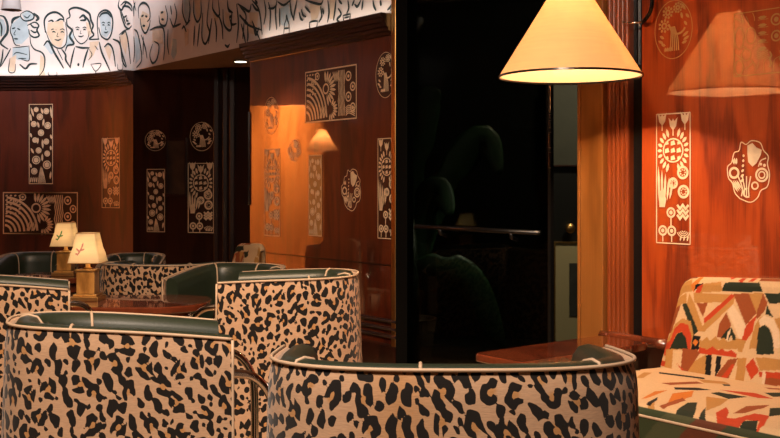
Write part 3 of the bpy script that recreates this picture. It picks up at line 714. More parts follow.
Wp(C_, [(440, 0), (465, 0), (458, 90), (440, 95)], True)
# figures go on above the frame of the photograph (loops of heads and shoulders)
rndm = random.Random(9)
def on_path(d, path, off):
    out = []
    for (s, z) in d.v: q = path.at(s, off); out.append((q[0], q[1], z))
    return out
c0 = BACK.at(BACK.hit(60)[0])
mur = empty('mural', (c0[0], c0[1], CZ)); tag(mur, 'pale painted frieze of brushed party guests above the wood panelling', 'mural')
for key, path, m, off, nm in (('b', BACK, M_WASHB, .002, 'blue_wash'), ('l', LONG, M_WASHB, .002, 'blue_wash'), ('bt', BACK, M_WASHT, .0025, 'tan_wash'), ('lt', LONG, M_WASHT, .0025, 'tan_wash')):
    if wash[key].v: o = mesh_obj(nm, on_path(wash[key], path, off), wash[key].f, m); keep_world(o, mur)
for key, path in (('b', BACK), ('l', LONG)):
    o = mesh_obj('brush_lines', on_path(ink[key], path, .004), ink[key].f, M_INK); keep_world(o, mur)

# ------------------------------------------------------------------ inlay panels
LW = LONG
inlay('T', LW, 656.5, 691, 113, 244, 'tall pale sunburst and tulip inlay on the orange wall left of the flower-shaped one', M_INLAY, plate=None)
inlay('V', LW, 728, 770, 142, 201, 'rounded flower-shaped cream inlay above the patterned sofa', M_INLAY)
inlay('O', LW, 655, 693, 0, 59, 'oval inlay of flowers high on the orange wall beside the pendant lamp', M_INLAYG)
inlay('G', LW, 734, 800, 9, 74, 'wide thin-lined inlay of petals and rings at the top right of the orange wall', M_INLAYG)
inlay('L', LW, 305.5, 357, 68, 121, 'broad fan and leaf inlay near the top of the glossy panelled wall', M_INLAY, plate=M_INLAYB)
inlay('O', LW, 376, 396, 52, 98, 'oval flower inlay high on the glossy wall beside the brass strip', M_INLAY, plate=M_INLAYB)
inlay('V', LW, 342, 361, 170, 210, 'small rounded cream inlay in the middle of the glossy panelled wall', M_INLAY)
inlay('T', LW, 378, 396.5, 138, 239, 'tall sunburst inlay next to the brass strip on the glossy wall', M_INLAY, plate=M_INLAYB)
inlay('T', LW, 264.5, 280, 149, 236, 'tall faint sunburst inlay at the far left end of the glossy wall', M_INLAY)
inlay('O', LW, 264, 279, 97, 134, 'faint oval inlay at the far upper left end of the glossy wall', M_INLAY)
inlay('F', LW, 309, 322, 155, 236, 'tall blossom inlay below the broad fan inlay on the glossy wall', M_INLAY, plate=M_INLAYG)
inlay('V', LW, 288, 301, 140, 161, 'small faint round inlay between two tall inlays on the glossy wall', M_INLAY)
inlay('F', BACK, 29, 53, 104, 184, 'tall blossom inlay above the wide inlay on the curved dark wall', M_INLAY, plate=M_INLAYB)
inlay('L', BACK, 3, 78, 192, 234, 'wide landscape-shaped inlay on the dark wall behind the small lamps', M_INLAY, plate=M_INLAYB)
inlay('T', BACK, 102, 120, 138, 208, 'narrow tall inlay near the right end of the curved dark wall', M_INLAY, plate=M_INLAYB)
inlay('F', ALC, 147, 165, 169, 232, 'tall blossom inlay left of the dark painted reflection in the alcove', M_INLAY, plate=M_INLAYB)
inlay('T', ALC, 188, 214, 163, 233, 'tall ringed inlay right of the dark painted reflection in the alcove', M_INLAY, plate=M_INLAYB)
inlay('O', ALC, 145, 166, 130, 151, 'small round inlay above the alcove blossom inlay', M_INLAY)
inlay('O', ALC, 190, 214, 122, 151, 'larger round inlay at the upper right of the alcove', M_INLAY)

# dark framed panel in the alcove, blurry browns painted in place of a reflection
s0, dd = ALC.hit(167); s1, _ = ALC.hit(187); za, zb = zpix(197, dd), zpix(138, dd)
def abox(mb, a, b_, o0, o1, z0, z1): mb.box(a, b_, o0, o1, z0, z1, fn=lambda s, o_, z: (*ALC.at(s, o_), z))
q = ALC.at((s0 + s1) / 2); fp = empty('framed_reflection', (q[0], q[1], za)); tag(fp, 'dark framed panel with a painted reflection between the alcove inlays', 'painting')
m_ = MB()
for a in ((s0, s1, za, za + .03), (s0, s1, zb - .03, zb), (s0, s0 + .012, za + .03, zb - .03), (s1 - .012, s1, za + .03, zb - .03)): abox(m_, a[0], a[1], .002, .03, a[2], a[3])
keep_world(m_.build('frame', M_MOULD), fp)
m_ = MB(); abox(m_, s0 + .012, s1 - .012, .003, .015, za + .03, zb - .03); keep_world(m_.build('reflection_panel', M_PAINT), fp)

# alcove downlight
q = (-1.33, 8.9)
dl = empty('downlight', (q[0], q[1], CZ - .02)); tag(dl, 'small bright recessed light in the alcove ceiling', 'light')
m_ = MB(); m_.lathe([(.055, 0), (.075, 0), (.075, .017), (.055, .017)], (0, 0, 0), 24, True); m_.build('rim', M_CHROME, dl)
m_ = MB(); m_.lathe([(0.001, .004), (.054, .004), (.054, .012), (0.001, .012)], (0, 0, 0), 24, True); m_.build('lens', M_GLOWS, dl)

# grey ceiling spotlight at the top left
dS = 9.0; xs = (11.5 - CX) / F * dS
sl = empty('ceiling_spotlight', (xs, dS, ZT)); tag(sl, 'pale grey shade hanging in front of the painted frieze at top left', 'lamp')
m_ = MB(); zb = zpix(10, dS) - ZT; m_.lathe([(.085, zb), (.088, zb), (.06, zb + .19), (.012, zb + .20), (.012, zb + .195), (.056, zb + .185)], (0, 0, 0), 32, True); smooth_by_angle(m_.build('shade', M_SHADEG, sl))
m_ = MB(); m_.tube([(0, 0, zb + .195), (0, 0, 0)], .008, 8); m_.build('stem', M_CHROME, sl)

# ------------------------------------------------------------------ dark doorway: glass leaf, handle, passage beyond
dr = empty('door_1', tuple(W3((SO0 + SO1) / 2, -.08, 0))); dr['kind'] = 'structure'
sg0, sg1 = s_at(543), SO1 - .01
m_ = MB(); wbox(m_, sg0 + .02, sg1 - .0, -.078, -.068, .02, 2.9); keep_world(m_.build('glass_pane', M_GLASS), dr)
m_ = MB(); wbox(m_, sg0, sg0 + .02, -.085, -.06, 0, 2.95); keep_world(m_.build('door_edge', M_BLACK), dr)
m_ = MB(); zc = 1.25 - .045 * d_at(480)
a0, a1 = s_at(538), s_at(414)
m_.tube([W3(s, -.015, zc) for s in (a0, (a0 + a1) / 2, a1)], .014, 12); keep_world(m_.build('push_bar', M_BLACK, smooth=True), dr)
for px in (438, 509):
    m_ = MB(); s = s_at(px); m_.tube([W3(s, -.015, zc), W3(s, -.02, zc - .035), W3(s, -.066, zc - .05)], .012, 10); keep_world(m_.build('bracket', M_BLACK, smooth=True), dr)
m_ = MB(); s = s_at(544)
for (ya, yb) in ((85, 112), (114, 118), (120, 128), (132, 148), (152, 168)):
    dh = d_at(544); wbox(m_, s - .004, s + .008, -.058, -.045, zpix(yb, dh), zpix(ya, dh))
keep_world(m_.build('hinge_strip', M_CHROME, bevel=.003), dr)

# inner door with knob and hung pictures beyond
yb = 8.0
def px_x(px, y): return (px - CX) / F * y
d2 = empty('door_2', (px_x(575, yb), yb, 0)); d2['kind'] = 'structure'
m_ = MB(); m_.box(px_x(548, yb), px_x(620, yb), yb, yb + .05, 0, 2.4); keep_world(m_.build('door_panel', M_BLACK, bevel=.004), d2)
kx, kz = px_x(569, yb), zpix(228, yb)
m_ = MB(); m_.tube([(kx, yb, kz), (kx, yb - .03, kz), (kx, yb - .035, kz), (kx, yb - .055, kz), (kx, yb - .07, kz)], [.014, .014, .036, .040, .022], 16); keep_world(m_.build('door_knob', M_BRASS, smooth=True), d2)
def picture(px0, px1, py0, py1, y, label, inner=None):
    x0, x1, z0, z1 = px_x(px0, y), px_x(px1, y), zpix(py1, y), zpix(py0, y)
    r = empty('framed_picture', ((x0 + x1) / 2, y, z0)); tag(r, label, 'picture')
    m_ = MB()
    for a in ((x0 - .012, x1 + .012, z0 - .012, z0), (x0 - .012, x1 + .012, z1, z1 + .012), (x0 - .012, x0, z0, z1), (x1, x1 + .012, z0, z1)): m_.box(a[0], a[1], y - .03, y - .001, a[2], a[3])
    keep_world(m_.build('frame', M_ABRASS if inner else M_MOULD), r)
    m_ = MB(); m_.box(x0, x1, y - .02, y - .002, z0, z1); keep_world(m_.build('mount', M_MATBOARD if inner else M_OLIVE), r)
    if inner:
        a = [px_x(inner[0], y), px_x(inner[1], y), zpix(inner[3], y), zpix(inner[2], y)]
        m_ = MB(); m_.box(a[0], a[1], y - .024, y - .0205, a[2], a[3]); keep_world(m_.build('print', M_PRINT), r)
picture(555, 600, 243, 342, yb - .002, 'pale-mounted dark print hanging low beyond the doorway', (569, 588, 263, 316))
picture(547, 600, 84, 165, yb - .002, 'plain olive picture hanging high beyond the doorway')
area('passage_fill', (1.9, 6.9, 3.2), (1.55, 8.0, .9), .3, .3, 38, (1.0, .85, .55), 140)  # unseen fill added to brighten the pictures beyond the doorway
area('plant_fill', (0.95, 6.7, 1.9), (0.5, 7.1, .75), .15, .15, 1.6, (1.0, .95, .75), 45)  # small added fill that picks the leaf out behind the glass

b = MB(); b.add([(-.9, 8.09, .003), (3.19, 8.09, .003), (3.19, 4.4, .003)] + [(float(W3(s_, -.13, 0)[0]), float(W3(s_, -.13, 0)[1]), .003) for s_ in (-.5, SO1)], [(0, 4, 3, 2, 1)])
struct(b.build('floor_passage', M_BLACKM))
# banana plant behind the glass
bp = empty('banana_plant', (.16, 7.15, 0)); tag(bp, 'dim broad-leaved banana plant behind the dark glass door', 'plant')
m_ = MB(); m_.lathe([(0.001, 0), (.13, 0), (.17, .28), (.18, .30), (.16, .30), (.145, .26), (0.001, .26)], (0, 0, 0), 32); smooth_by_angle(m_.build('pot', M_POT, bp))
m_ = MB(); m_.lathe([(0.001, .262), (.146, .262), (.146, .27), (0.001, .275)], (0, 0, 0), 24, True); m_.build('soil', M_SOIL, bp)
m_ = MB(); m_.tube([(0, 0, .26), (.01, 0, .6), (-.01, 0, 1.0)], [.05, .04, .03], 12); m_.build('trunk', M_STEM, bp, smooth=True)
def banana(base, ctrl, tip, width, droop):
    pts = spline([base, ctrl[0], ctrl[1], tip], 7); n = len(pts); v = []; f = []
    for i, p in enumerate(pts):
        t = i / (n - 1); a = Vector(pts[min(i + 1, n - 1)]) - Vector(pts[max(i - 1, 0)]); a.normalize()
        side = a.cross(Vector((0, 1, .15))).normalized(); w_ = width * max(.05, math.sin(PI * min(1, t * .92 + .08)) ** .55) * (0 if t < .14 else 1) + .006
        if 9 <= i <= 10: w_ *= .72
        up = side.cross(a)
        for k in range(-4, 5):
            q = Vector(p) + side * (w_ * k / 4) - up * (-droop * (k / 4) ** 2 * w_ ) + up * (.004 * (1 if k % 2 else -1))
            v.append(q)
    for i in range(n - 1):
        for k in range(8): f.append((i * 9 + k, i * 9 + k + 1, i * 9 + k + 10, i * 9 + k + 9))
    o = mesh_obj('leaf', v, f, M_LEAF, bp, True)
    sd = o.modifiers.new('th', 'SOLIDIFY'); sd.thickness = .002
def PL(px, py, dy=0.0): return (px_x(px, 7.1 + dy) - .16, -.05 + dy, zpix(py, 7.1 + dy))
banana(PL(412, 300, .1), [PL(432, 272), PL(470, 283, -.02)], PL(504, 350, -.05), .125, .25)
banana(PL(410, 290, .1), [PL(420, 230, .1), PL(436, 190, .05)], PL(452, 215, 0), .11, .3)
banana(PL(410, 290, .1), [PL(430, 210, .2), PL(480, 140, .25)], PL(500, 175, .2), .12, .3)
banana(PL(410, 290, .1), [PL(408, 200, .2), PL(425, 110, .2)], PL(440, 90, .2), .12, .3)

# ------------------------------------------------------------------ pendant lamps
def pendant(loc, label, power, group='large cone pendant lamps', scale=1.0):
    r = empty('pendant_lamp', loc); tag(r, label, 'lamp', group)
    h = .42; r.scale = (scale,) * 3
    m_ = MB(); m_.lathe([(.32, 0), (.3215, .0), (.0605, h), (.059, h)], (0, 0, 0), 96, True); sh = smooth_by_angle(m_.build('lamp_shade', M_SHADE, r), 60)
    m_ = MB(); m_.lathe([(.317, -.002), (.3235, -.002), (.3225, .007), (.316, .007)], (0, 0, 0), 96, True); m_.build('bottom_rim', M_IRON, sh)
    m_ = MB(); m_.lathe([(.0585, h - .006), (.063, h - .006), (.062, h + .004), (.0585, h + .004)], (0, 0, 0), 48, True); m_.build('top_rim', M_BRASS, sh)
    m_ = MB(); m_.tube([(0, 0, h - .02), (0, 0, h - .10)], .022, 16); m_.build('socket', M_BRASS, r)
    m_ = MB()
    for k in range(3):
        a = 2 * PI * k / 3; m_.tube([(0, 0, h - .002), (.06 * math.cos(a), .06 * math.sin(a), h - .001)], .003, 6)
    m_.build('shade_frame', M_BRASS, sh)
    m_ = MB(); m_.tube([(0, 0, h - .02), (0, 0, (ZT - loc[2]) / scale)], .006, 8); m_.build('cord', M_IRON, r)
    m_ = MB(); m_.lathe([(.001, -.045), (.02, -.040), (.033, -.022), (.036, 0), (.030, .022), (.018, .038), (.018, .05), (.001, .05)], (0, 0, h - .155), 24); m_.build('bulb', M_GLOW, r, smooth=True)
    ld = bpy.data.lights.new('bulb_light', 'POINT'); ld.energy = power; ld.color = (1.0, .67, .42); ld.shadow_soft_size = .045
    o = bpy.data.objects.new('bulb_light', ld); COL.objects.link(o); o.parent = r; o.location = (0, 0, h - .165)
    return r
pendant((.81, 4.5, zpix(77, 4.5)), 'cone-shaped glowing parchment pendant lamp hanging in front of the dark doorway', 215)
pendant((-5.16, 8.67, 1.67), 'second cone pendant lamp seen as a glow on the glossy wall', 26, scale=.6)

# curved metal hook on the wall above the lamp
dk = d_at(640)
def at_off(px, py, off):
    # point on plane parallel to the long wall, off in front of it
    k = (px - CX) / F; A0 = P1 + N * off
    s = (A0[0] - k * A0[1]) / (U[0] - k * U[1]); p = A0 - U * s
    return (float(p[0]), float(p[1]), zpix(py, p[1]))
m_ = MB(); m_.tube(spline([at_off(642, 22, .01), at_off(645, 20, .05), at_off(650, 12, .08), at_off(652, 3, .09), at_off(651, -8, .09), at_off(646, -16, .06), at_off(643, -18, .01)], 5), .010, 10)
hk = m_.build('wall_hook', M_IRON, smooth=True); tag(hk, 'curved dark metal hook on the wall right of the pendant lamp', 'hook')
hb = MB(); hb.tube([at_off(623, 22, .055), at_off(632, 23, .06), at_off(643, 21.5, .03)], .005, 8); o = hb.build('tie_rod', M_CHROME, smooth=True); o.parent = hk

# ------------------------------------------------------------------ leopard tub chairs
def leopard_field(uu, vv, seed, spine, uc):
    rnd = random.Random(seed)
    blk = np.full(uu.shape, -1.0); tan = np.zeros(uu.shape)
    wu = uu + .0022 * np.sin(vv * 110 + seed) + .0012 * np.sin(uu * 230 + vv * 160)
    wv = vv + .0022 * np.sin(uu * 100 + 2 * seed) + .0014 * np.sin(vv * 240 - uu * 150)
    u0, u1, v0, v1 = uu.min(), uu.max(), vv.min(), vv.max()
    def put(cx, cy, rx, ry, ang, kind):
        sel = (np.abs(wu - cx) < 1.8 * max(rx, ry)) & (np.abs(wv - cy) < 1.8 * max(rx, ry))
        if not sel.any(): return
        du, dv = wu[sel] - cx, wv[sel] - cy
        c, s = math.cos(ang), math.sin(ang); x = (du * c + dv * s) / rx; y = (-du * s + dv * c) / ry
        r = np.hypot(x, y); th = np.arctan2(y, x)
        p = [rnd.uniform(0, 6.28) for _ in range(3)]
        rr = 1 + .12 * np.sin(2 * th + p[0]) + .10 * np.sin(3 * th + p[1]) + .04 * np.sin(5 * th + p[2])
        m = min(rx, ry)
        if kind == 'blob': f = (rr - r) * m
        else:
            wdt = .40
            f = (wdt - np.abs(r / rr - .72)) * m
            ng = 1 if kind == 'c' else rnd.choice((2, 3))
            for g in range(ng):
                a = p[0] + g * 2 * PI / ng + rnd.uniform(-.4, .4)
                dth = np.abs((th - a + PI) % (2 * PI) - PI)
                f = np.minimum(f, (dth - (.55 if ng == 1 else .2)) * m * .8)
            tan[sel] = np.maximum(tan[sel], np.clip((.75 - r) * 3, 0, 1) * .8)
        blk[sel] = np.maximum(blk[sel], f)
    items = []
    def free(x, y, rx, ry, pad=1.0):
        for (a, b, c, d) in items:
            if ((x - a) / (rx + c)) ** 2 + ((y - b) / (ry + d)) ** 2 < pad: return False
        return True
    y = v0 + rnd.uniform(0, .03)
    while y < v1 + .05:                                           # paired bars of the spine
        for sgn in (-1, 1):
            h_ = rnd.uniform(.026, .038); x_ = spine + sgn * .017 + rnd.uniform(-.003, .003)
            put(x_, y, .0115, h_, sgn * .08, 'blob'); items.append((x_, y, .0135, h_))
        y += .076
    area_ = (u1 - u0) * (v1 - v0)
    for (kind, n, rx0, rx1, asp0, asp1) in (('ring', 75, .019, .024, 1.2, 1.6), ('c', 75, .017, .021, 1.15, 1.5), ('blob', 500, .010, .0135, 1.5, 2.4), ('blob', 900, .008, .010, 1.2, 2.0), ('blob', 900, .0055, .007, 1.0, 1.6)):
        for _ in range(int(n * area_ / .5 * 2)):
            x_, y_ = rnd.uniform(u0 - .01, u1 + .01), rnd.uniform(v0 - .01, v1 + .01); rx = rnd.uniform(rx0, rx1); ry = rx * rnd.uniform(asp0, asp1)
            if kind == 'ring' and abs(x_ - spine) > .17 and rnd.random() < .6: continue
            if free(x_, y_, rx * 1.06, ry * 1.04):
                sd = 1 if x_ > spine else -1
                put(x_, y_, rx, ry, sd * rnd.uniform(-.1, .5), kind); items.append((x_, y_, rx * 1.16, ry * 1.09))
    tan = np.maximum(tan, np.clip(1 - np.abs(wu - spine) / .12, 0, 1) * .6)
    return np.clip(.5 + blk / .012, 0, 1), tan

def chair_plan(W, D, e=2.8):
    a = W / 2; bz = D * .55; pts = []
    yb = -D / 2 + bz; n = 80
    for k in range(n + 1):
        t = PI * k / n; c, s = math.cos(t), math.sin(t)
        pts.append((a * math.copysign(abs(c) ** (2 / e), c), yb - bz * abs(s) ** (2 / e)))
    pts = [(a, D / 2)] + pts + [(-a, D / 2)]
    P = Path(pts); return P
def make_chair(label, loc, heading, W=.64, D=.64, H=.85, drop=.06, seed=1, spine=0.0, res=.006, group='leopard tub chairs'):
    root = empty('tub_chair', (loc[0], loc[1], 0), math.radians(heading - 90)); tag(root, label, 'chair', group)
    P = chair_plan(W, D); L = P.s[-1]; nu = max(60, int(L / res)); nv = max(30, int((H - .1) / res))
    us = np.linspace(0, L, nu); pos = []; nrm = []
    raw = np.array([P.at(min(max(s, 0), L - 1e-6)) for s in us])
    tg = np.gradient(raw, axis=0); tg /= np.linalg.norm(tg, axis=1)[:, None]
    for _ in range(3): tg[1:-1] = (tg[:-2] + tg[1:-1] * 2 + tg[2:]) / 4
    tg /= np.linalg.norm(tg, axis=1)[:, None]
    out = np.stack([-tg[:, 1], tg[:, 0]], 1)
    if (out[nu // 2][1] > 0): out = -out
    fwd = (raw[:, 1] + D / 2) / D; top = H - drop * np.clip(fwd, 0, 1) ** 1.6
    zb = .09
    def ring(off, z):  # z array or number
        q = raw + out * off; return np.column_stack([q, np.broadcast_to(z, nu)])
    rows = []
    vs = np.linspace(0, 1, nv)
    for t in vs:
        z = zb + (top - zb) * t
        off = .028 * (1 - t) ** 1.2 - .010 * max(0, (t - .9) / .1) ** 2
        rows.append(ring(off, z))
    inner = [ring(-.012, top), ring(-.022, top - .004), ring(-.022, zb)]
    allr = np.array(rows + inner); nr = len(allr)
    V = allr.reshape(-1, 3); faces = []
    idx = np.arange(nr * nu).reshape(nr, nu)
    a = idx[:-1, :-1].ravel(); b_ = idx[:-1, 1:].ravel(); c = idx[1:, 1:].ravel(); d = idx[1:, :-1].ravel()
    faces = np.stack([a, b_, c, d], 1).tolist()
    lo = idx[-1]; faces += [[int(lo[i]), int(lo[i + 1]), int(idx[0][i + 1]), int(idx[0][i])] for i in range(nu - 1)]
    faces += [[int(x) for x in idx[:, 0]][::-1], [int(x) for x in idx[:, -1]]]
    sh = mesh_obj('shell', V, faces, M_LEO, root, True)
    uu = np.tile(us - L / 2, (nv, 1)); vv = vs[:, None] * (top - zb)[None, :]
    B_, T_ = leopard_field(uu, vv, seed, spine, 0)
    colr = np.zeros((nr * nu, 4), np.float32); colr[:, 3] = 1
    colr[:nv * nu, 0] = B_.ravel(); colr[:nv * nu, 1] = T_.ravel()
    at = sh.data.color_attributes.new('coat', 'FLOAT_COLOR', 'POINT'); at.data.foreach_set('color', colr.ravel())
    # cushion lining the shell
    st = max(1, nu // 90); sel = list(range(0, nu, st));
    if sel[-1] != nu - 1: sel.append(nu - 1)
    prof = [(-.024, .40, 0), (-.024, 0, -.012), (-.034, 0, .004), (-.055, 0, .009), (-.082, 0, .002), (-.098, 0, -.022), (-.106, 0, -.07), (-.112, .40, 0)]
    CV = []; 
    for i in sel:
        for (o_, z_, dz) in prof:
            z = z_ if z_ else top[i] + dz
            q = raw[i] + out[i] * o_; CV.append((q[0], q[1], z))
    k = len(prof); cf = []
    for i in range(len(sel) - 1):
        for j in range(k): j2 = (j + 1) % k; cf.append((i * k + j, i * k + j2, (i + 1) * k + j2, (i + 1) * k + j))
    cf += [tuple(range(k)), tuple((len(sel) - 1) * k + j for j in range(k - 1, -1, -1))]
    cu = MB(); cu.add(CV, cf); smooth_by_angle(cu.build('inner_back', M_GREEN, root), 60)
    # piping: rim of the shell, front edges, seams of the cushion
    pb = MB(); pr = .0046
    rim = [(*(raw[i] + out[i] * -.006), top[i] + .003) for i in sel]
    e0 = [(*(raw[0] + out[0] * (.028 * (1 - t) ** 1.2 - .002) + np.array([0, .003])), zb + (top[0] - zb) * t) for t in np.linspace(0.02, 1, 10)]
    e1 = [(*(raw[-1] + out[-1] * (.028 * (1 - t) ** 1.2 - .002) + np.array([0, .003])), zb + (top[-1] - zb) * t) for t in np.linspace(0.02, 1, 10)]
    pb.tube(rim, pr, 8); pb.tube(e0, pr, 8); pb.tube(e1, pr, 8)
    for fr in (.30, .55, .74):
        i = int(fr * (nu - 1)); line = []
        for (o_, z_, dz) in prof[1:]:
            z = z_ if z_ else top[i] + dz + .001
            q = raw[i] + out[i] * (o_ - (.001 if z_ or dz < -.01 else 0)); line.append((q[0], q[1], z))
        pb.tube(line, .0045, 6)
    inn = [(*(raw[i] + out[i] * -.082), top[i] + .004) for i in sel]; 
    pb.build('piping', M_PIPE, root, smooth=True)
    # seat
    sm = MB(); ins = [i for i in sel if True]
    poly = [raw[i] + out[i] * -.118 for i in ins]; n = len(poly)
    cy = np.mean([p[1] for p in poly]); ctr = np.array([0, cy])
    levels = [(.28, .995), (.30, 1.0), (.41, 1.0), (.435, .97), (.445, .80)]
    v = []; f = []
    for (z, s_) in levels:
        for p in poly: q = ctr + (p - ctr) * s_; v.append((q[0], q[1], z))
    for li in range(len(levels) - 1):
        for i in range(n):
            j = (i + 1) % n; f.append((li * n + i, li * n + j, (li + 1) * n + j, (li + 1) * n + i))
    f.append(tuple(range(n))[::-1]); f.append(tuple((len(levels) - 1) * n + i for i in range(n)))
    sm.add(v, f); smooth_by_angle(sm.build('seat', M_GREEN, root), 50)
    bs = MB(); bs.box(-W / 2 + .1, W / 2 - .1, -D / 2 + .1, D / 2 - .04, .12, .279); bs.build('base', M_BLACKM, root, bevel=.01)
    # chrome arm hoops that run down to the floor
    for sg in (-1, 1):
        x = sg * (W / 2 - .012); y = D / 2
        pts = spline([(x, y - .05, top[0] - .10), (x, y + .01, top[0] - .10), (x, y + .07, top[0] - .115), (x, y + .115, top[0] - .17), (x, y + .13, top[0] - .26), (x, y + .13, .3), (x, y + .13, .05), (x, y + .10, .018), (x, y, .016), (x, -D / 2 + .2, .016)], 6)
        am = MB(); am.tube(pts, .0135, 12); am.build('arm_tube', M_CHROME, root, smooth=True)
    for sg in (-1, 1):
        am = MB(); am.tube([(sg * (W / 2 - .12), -D / 2 + .14, 0.002), (sg * (W / 2 - .12), -D / 2 + .14, .12)], .014, 12); am.build('leg', M_CHROME, root, smooth=True)
    return root
def chair_at(label, near_px, near_d, heading, **k): pass

make_chair('large leopard tub chair filling the bottom centre, its back to the room', (.152, 2.48), 90, W=.90, D=.56, H=.838, drop=.035, seed=11, spine=.13, res=.005)
make_chair('leopard tub chair at lower left, its front open to the right', (-.839, 3.08), 16, W=.44, D=.645, H=.842, drop=.052, seed=5, spine=.10, res=.005)
make_chair('leopard tub chair in the middle distance, rounded back towards the glossy wall', (-.43, 4.50), 177, W=.54, D=.58, H=.85, drop=.02, seed=23, spine=-.28)
make_chair('leopard tub chair cut off by the left edge, beyond the lower left chair', (-1.742, 4.37), 18, W=.44, D=.64, H=.85, drop=.05, seed=31, spine=.2)
make_chair('leopard tub chair behind the lamp table, seen from the back', (-1.46, 6.32), 82, W=.70, D=.56, H=.76, drop=.02, seed=41, spine=.3, res=.008)
make_chair('green-lined tub chair across the dark table, its inside facing out', (-.90, 5.72), 245, W=.60, D=.50, H=.78, seed=43, res=.01)
make_chair('green-lined tub chair by the dark wall, left of the small lamps', (-2.58, 7.30), 275, W=.56, D=.56, H=.74, seed=47, res=.012)
make_chair('green-lined tub chair by the dark wall, just right of the small lamps', (-1.92, 7.50), 275, W=.46, D=.50, H=.72, seed=51, res=.012)
make_chair('dark green tub chair at the far left edge of the room', (-2.45, 5.60), 350, W=.52, D=.52, H=.73, seed=53, res=.012)

# ------------------------------------------------------------------ tables and table lamps
def round_box(cx, cy, wx, wy, r, z0, z1, n=10):
    pts = []
    for (sx, sy, a0) in ((1, 1, 0), (-1, 1, 90), (-1, -1, 180), (1, -1, 270)):
        for k in range(n + 1):
            a = math.radians(a0 + 90 * k / n); pts.append((cx + sx * (wx / 2 - r) + r * math.cos(a), cy + sy * (wy / 2 - r) + r * math.sin(a)))
    m_ = MB(); N_ = len(pts); prof = [(z0, -.006), (z0 + .006, 0), (z1 - .006, 0), (z1, -.006)]; v = []; f = []
    for (z, o_) in prof:
        for p in pts:
            q = (p[0] - cx, p[1] - cy); l_ = math.hypot(*q); v.append((cx + q[0] * (1 + o_ / l_), cy + q[1] * (1 + o_ / l_), z))
    for i in range(3):
        for j in range(N_): f.append((i * N_ + j, i * N_ + (j + 1) % N_, (i + 1) * N_ + (j + 1) % N_, (i + 1) * N_ + j))
    f += [tuple(range(N_))[::-1], tuple(3 * N_ + j for j in range(N_))]; m_.add(v, f); return m_
def table(loc, wx, wy, r, h, rz, label, legs='pedestal'):
    t = empty('table', (*loc, 0), rz); tag(t, label, 'table')
    smooth_by_angle(round_box(0, 0, wx, wy, r, h - .035, h).build('table_top', M_TABLE, t))
    m_ = round_box(0, 0, wx * .80, wy * .80, r * .75, h - .10, h - .0355); smooth_by_angle(m_.build('apron', M_TABLE, t))
    if legs == 'pedestal':
        m_ = MB(); m_.lathe([(.001, .03), (.05, .03), (.045, .3), (.06, h - .101), (.001, h - .101)], (0, 0, 0), 24); smooth_by_angle(m_.build('pedestal', M_TABLE, t))
        m_ = MB(); m_.lathe([(.001, 0), (.24, 0), (.24, .02), (.06, .035), (.001, .035)], (0, 0, 0), 40); smooth_by_angle(m_.build('foot', M_IRON, t))
    else:
        for sx in (-1, 1):
            for sy in (-1, 1):
                m_ = MB(); m_.box(sx * (wx * .40 - .03) - .018, sx * (wx * .40 - .03) + .018, sy * (wy * .40 - .03) - .018, sy * (wy * .40 - .03) + .018, 0, h - .101); m_.build('leg', M_TABLE, t, bevel=.004)
    return t
table((-1.30, 5.10), .76, .56, .24, .66, 0, 'dark glossy table carrying the nearer small lamp')
table((-2.20, 6.54), .56, .50, .2, .66, 0, 'dark wooden table under the farther small lamp')
tc = P1 - U * .19 + N * .56
table((float(tc[0]), float(tc[1])), .30, .86, .03, .50, math.atan2(U[1], U[0]), 'low reddish wooden side table beneath the pendant lamp', 'legs')

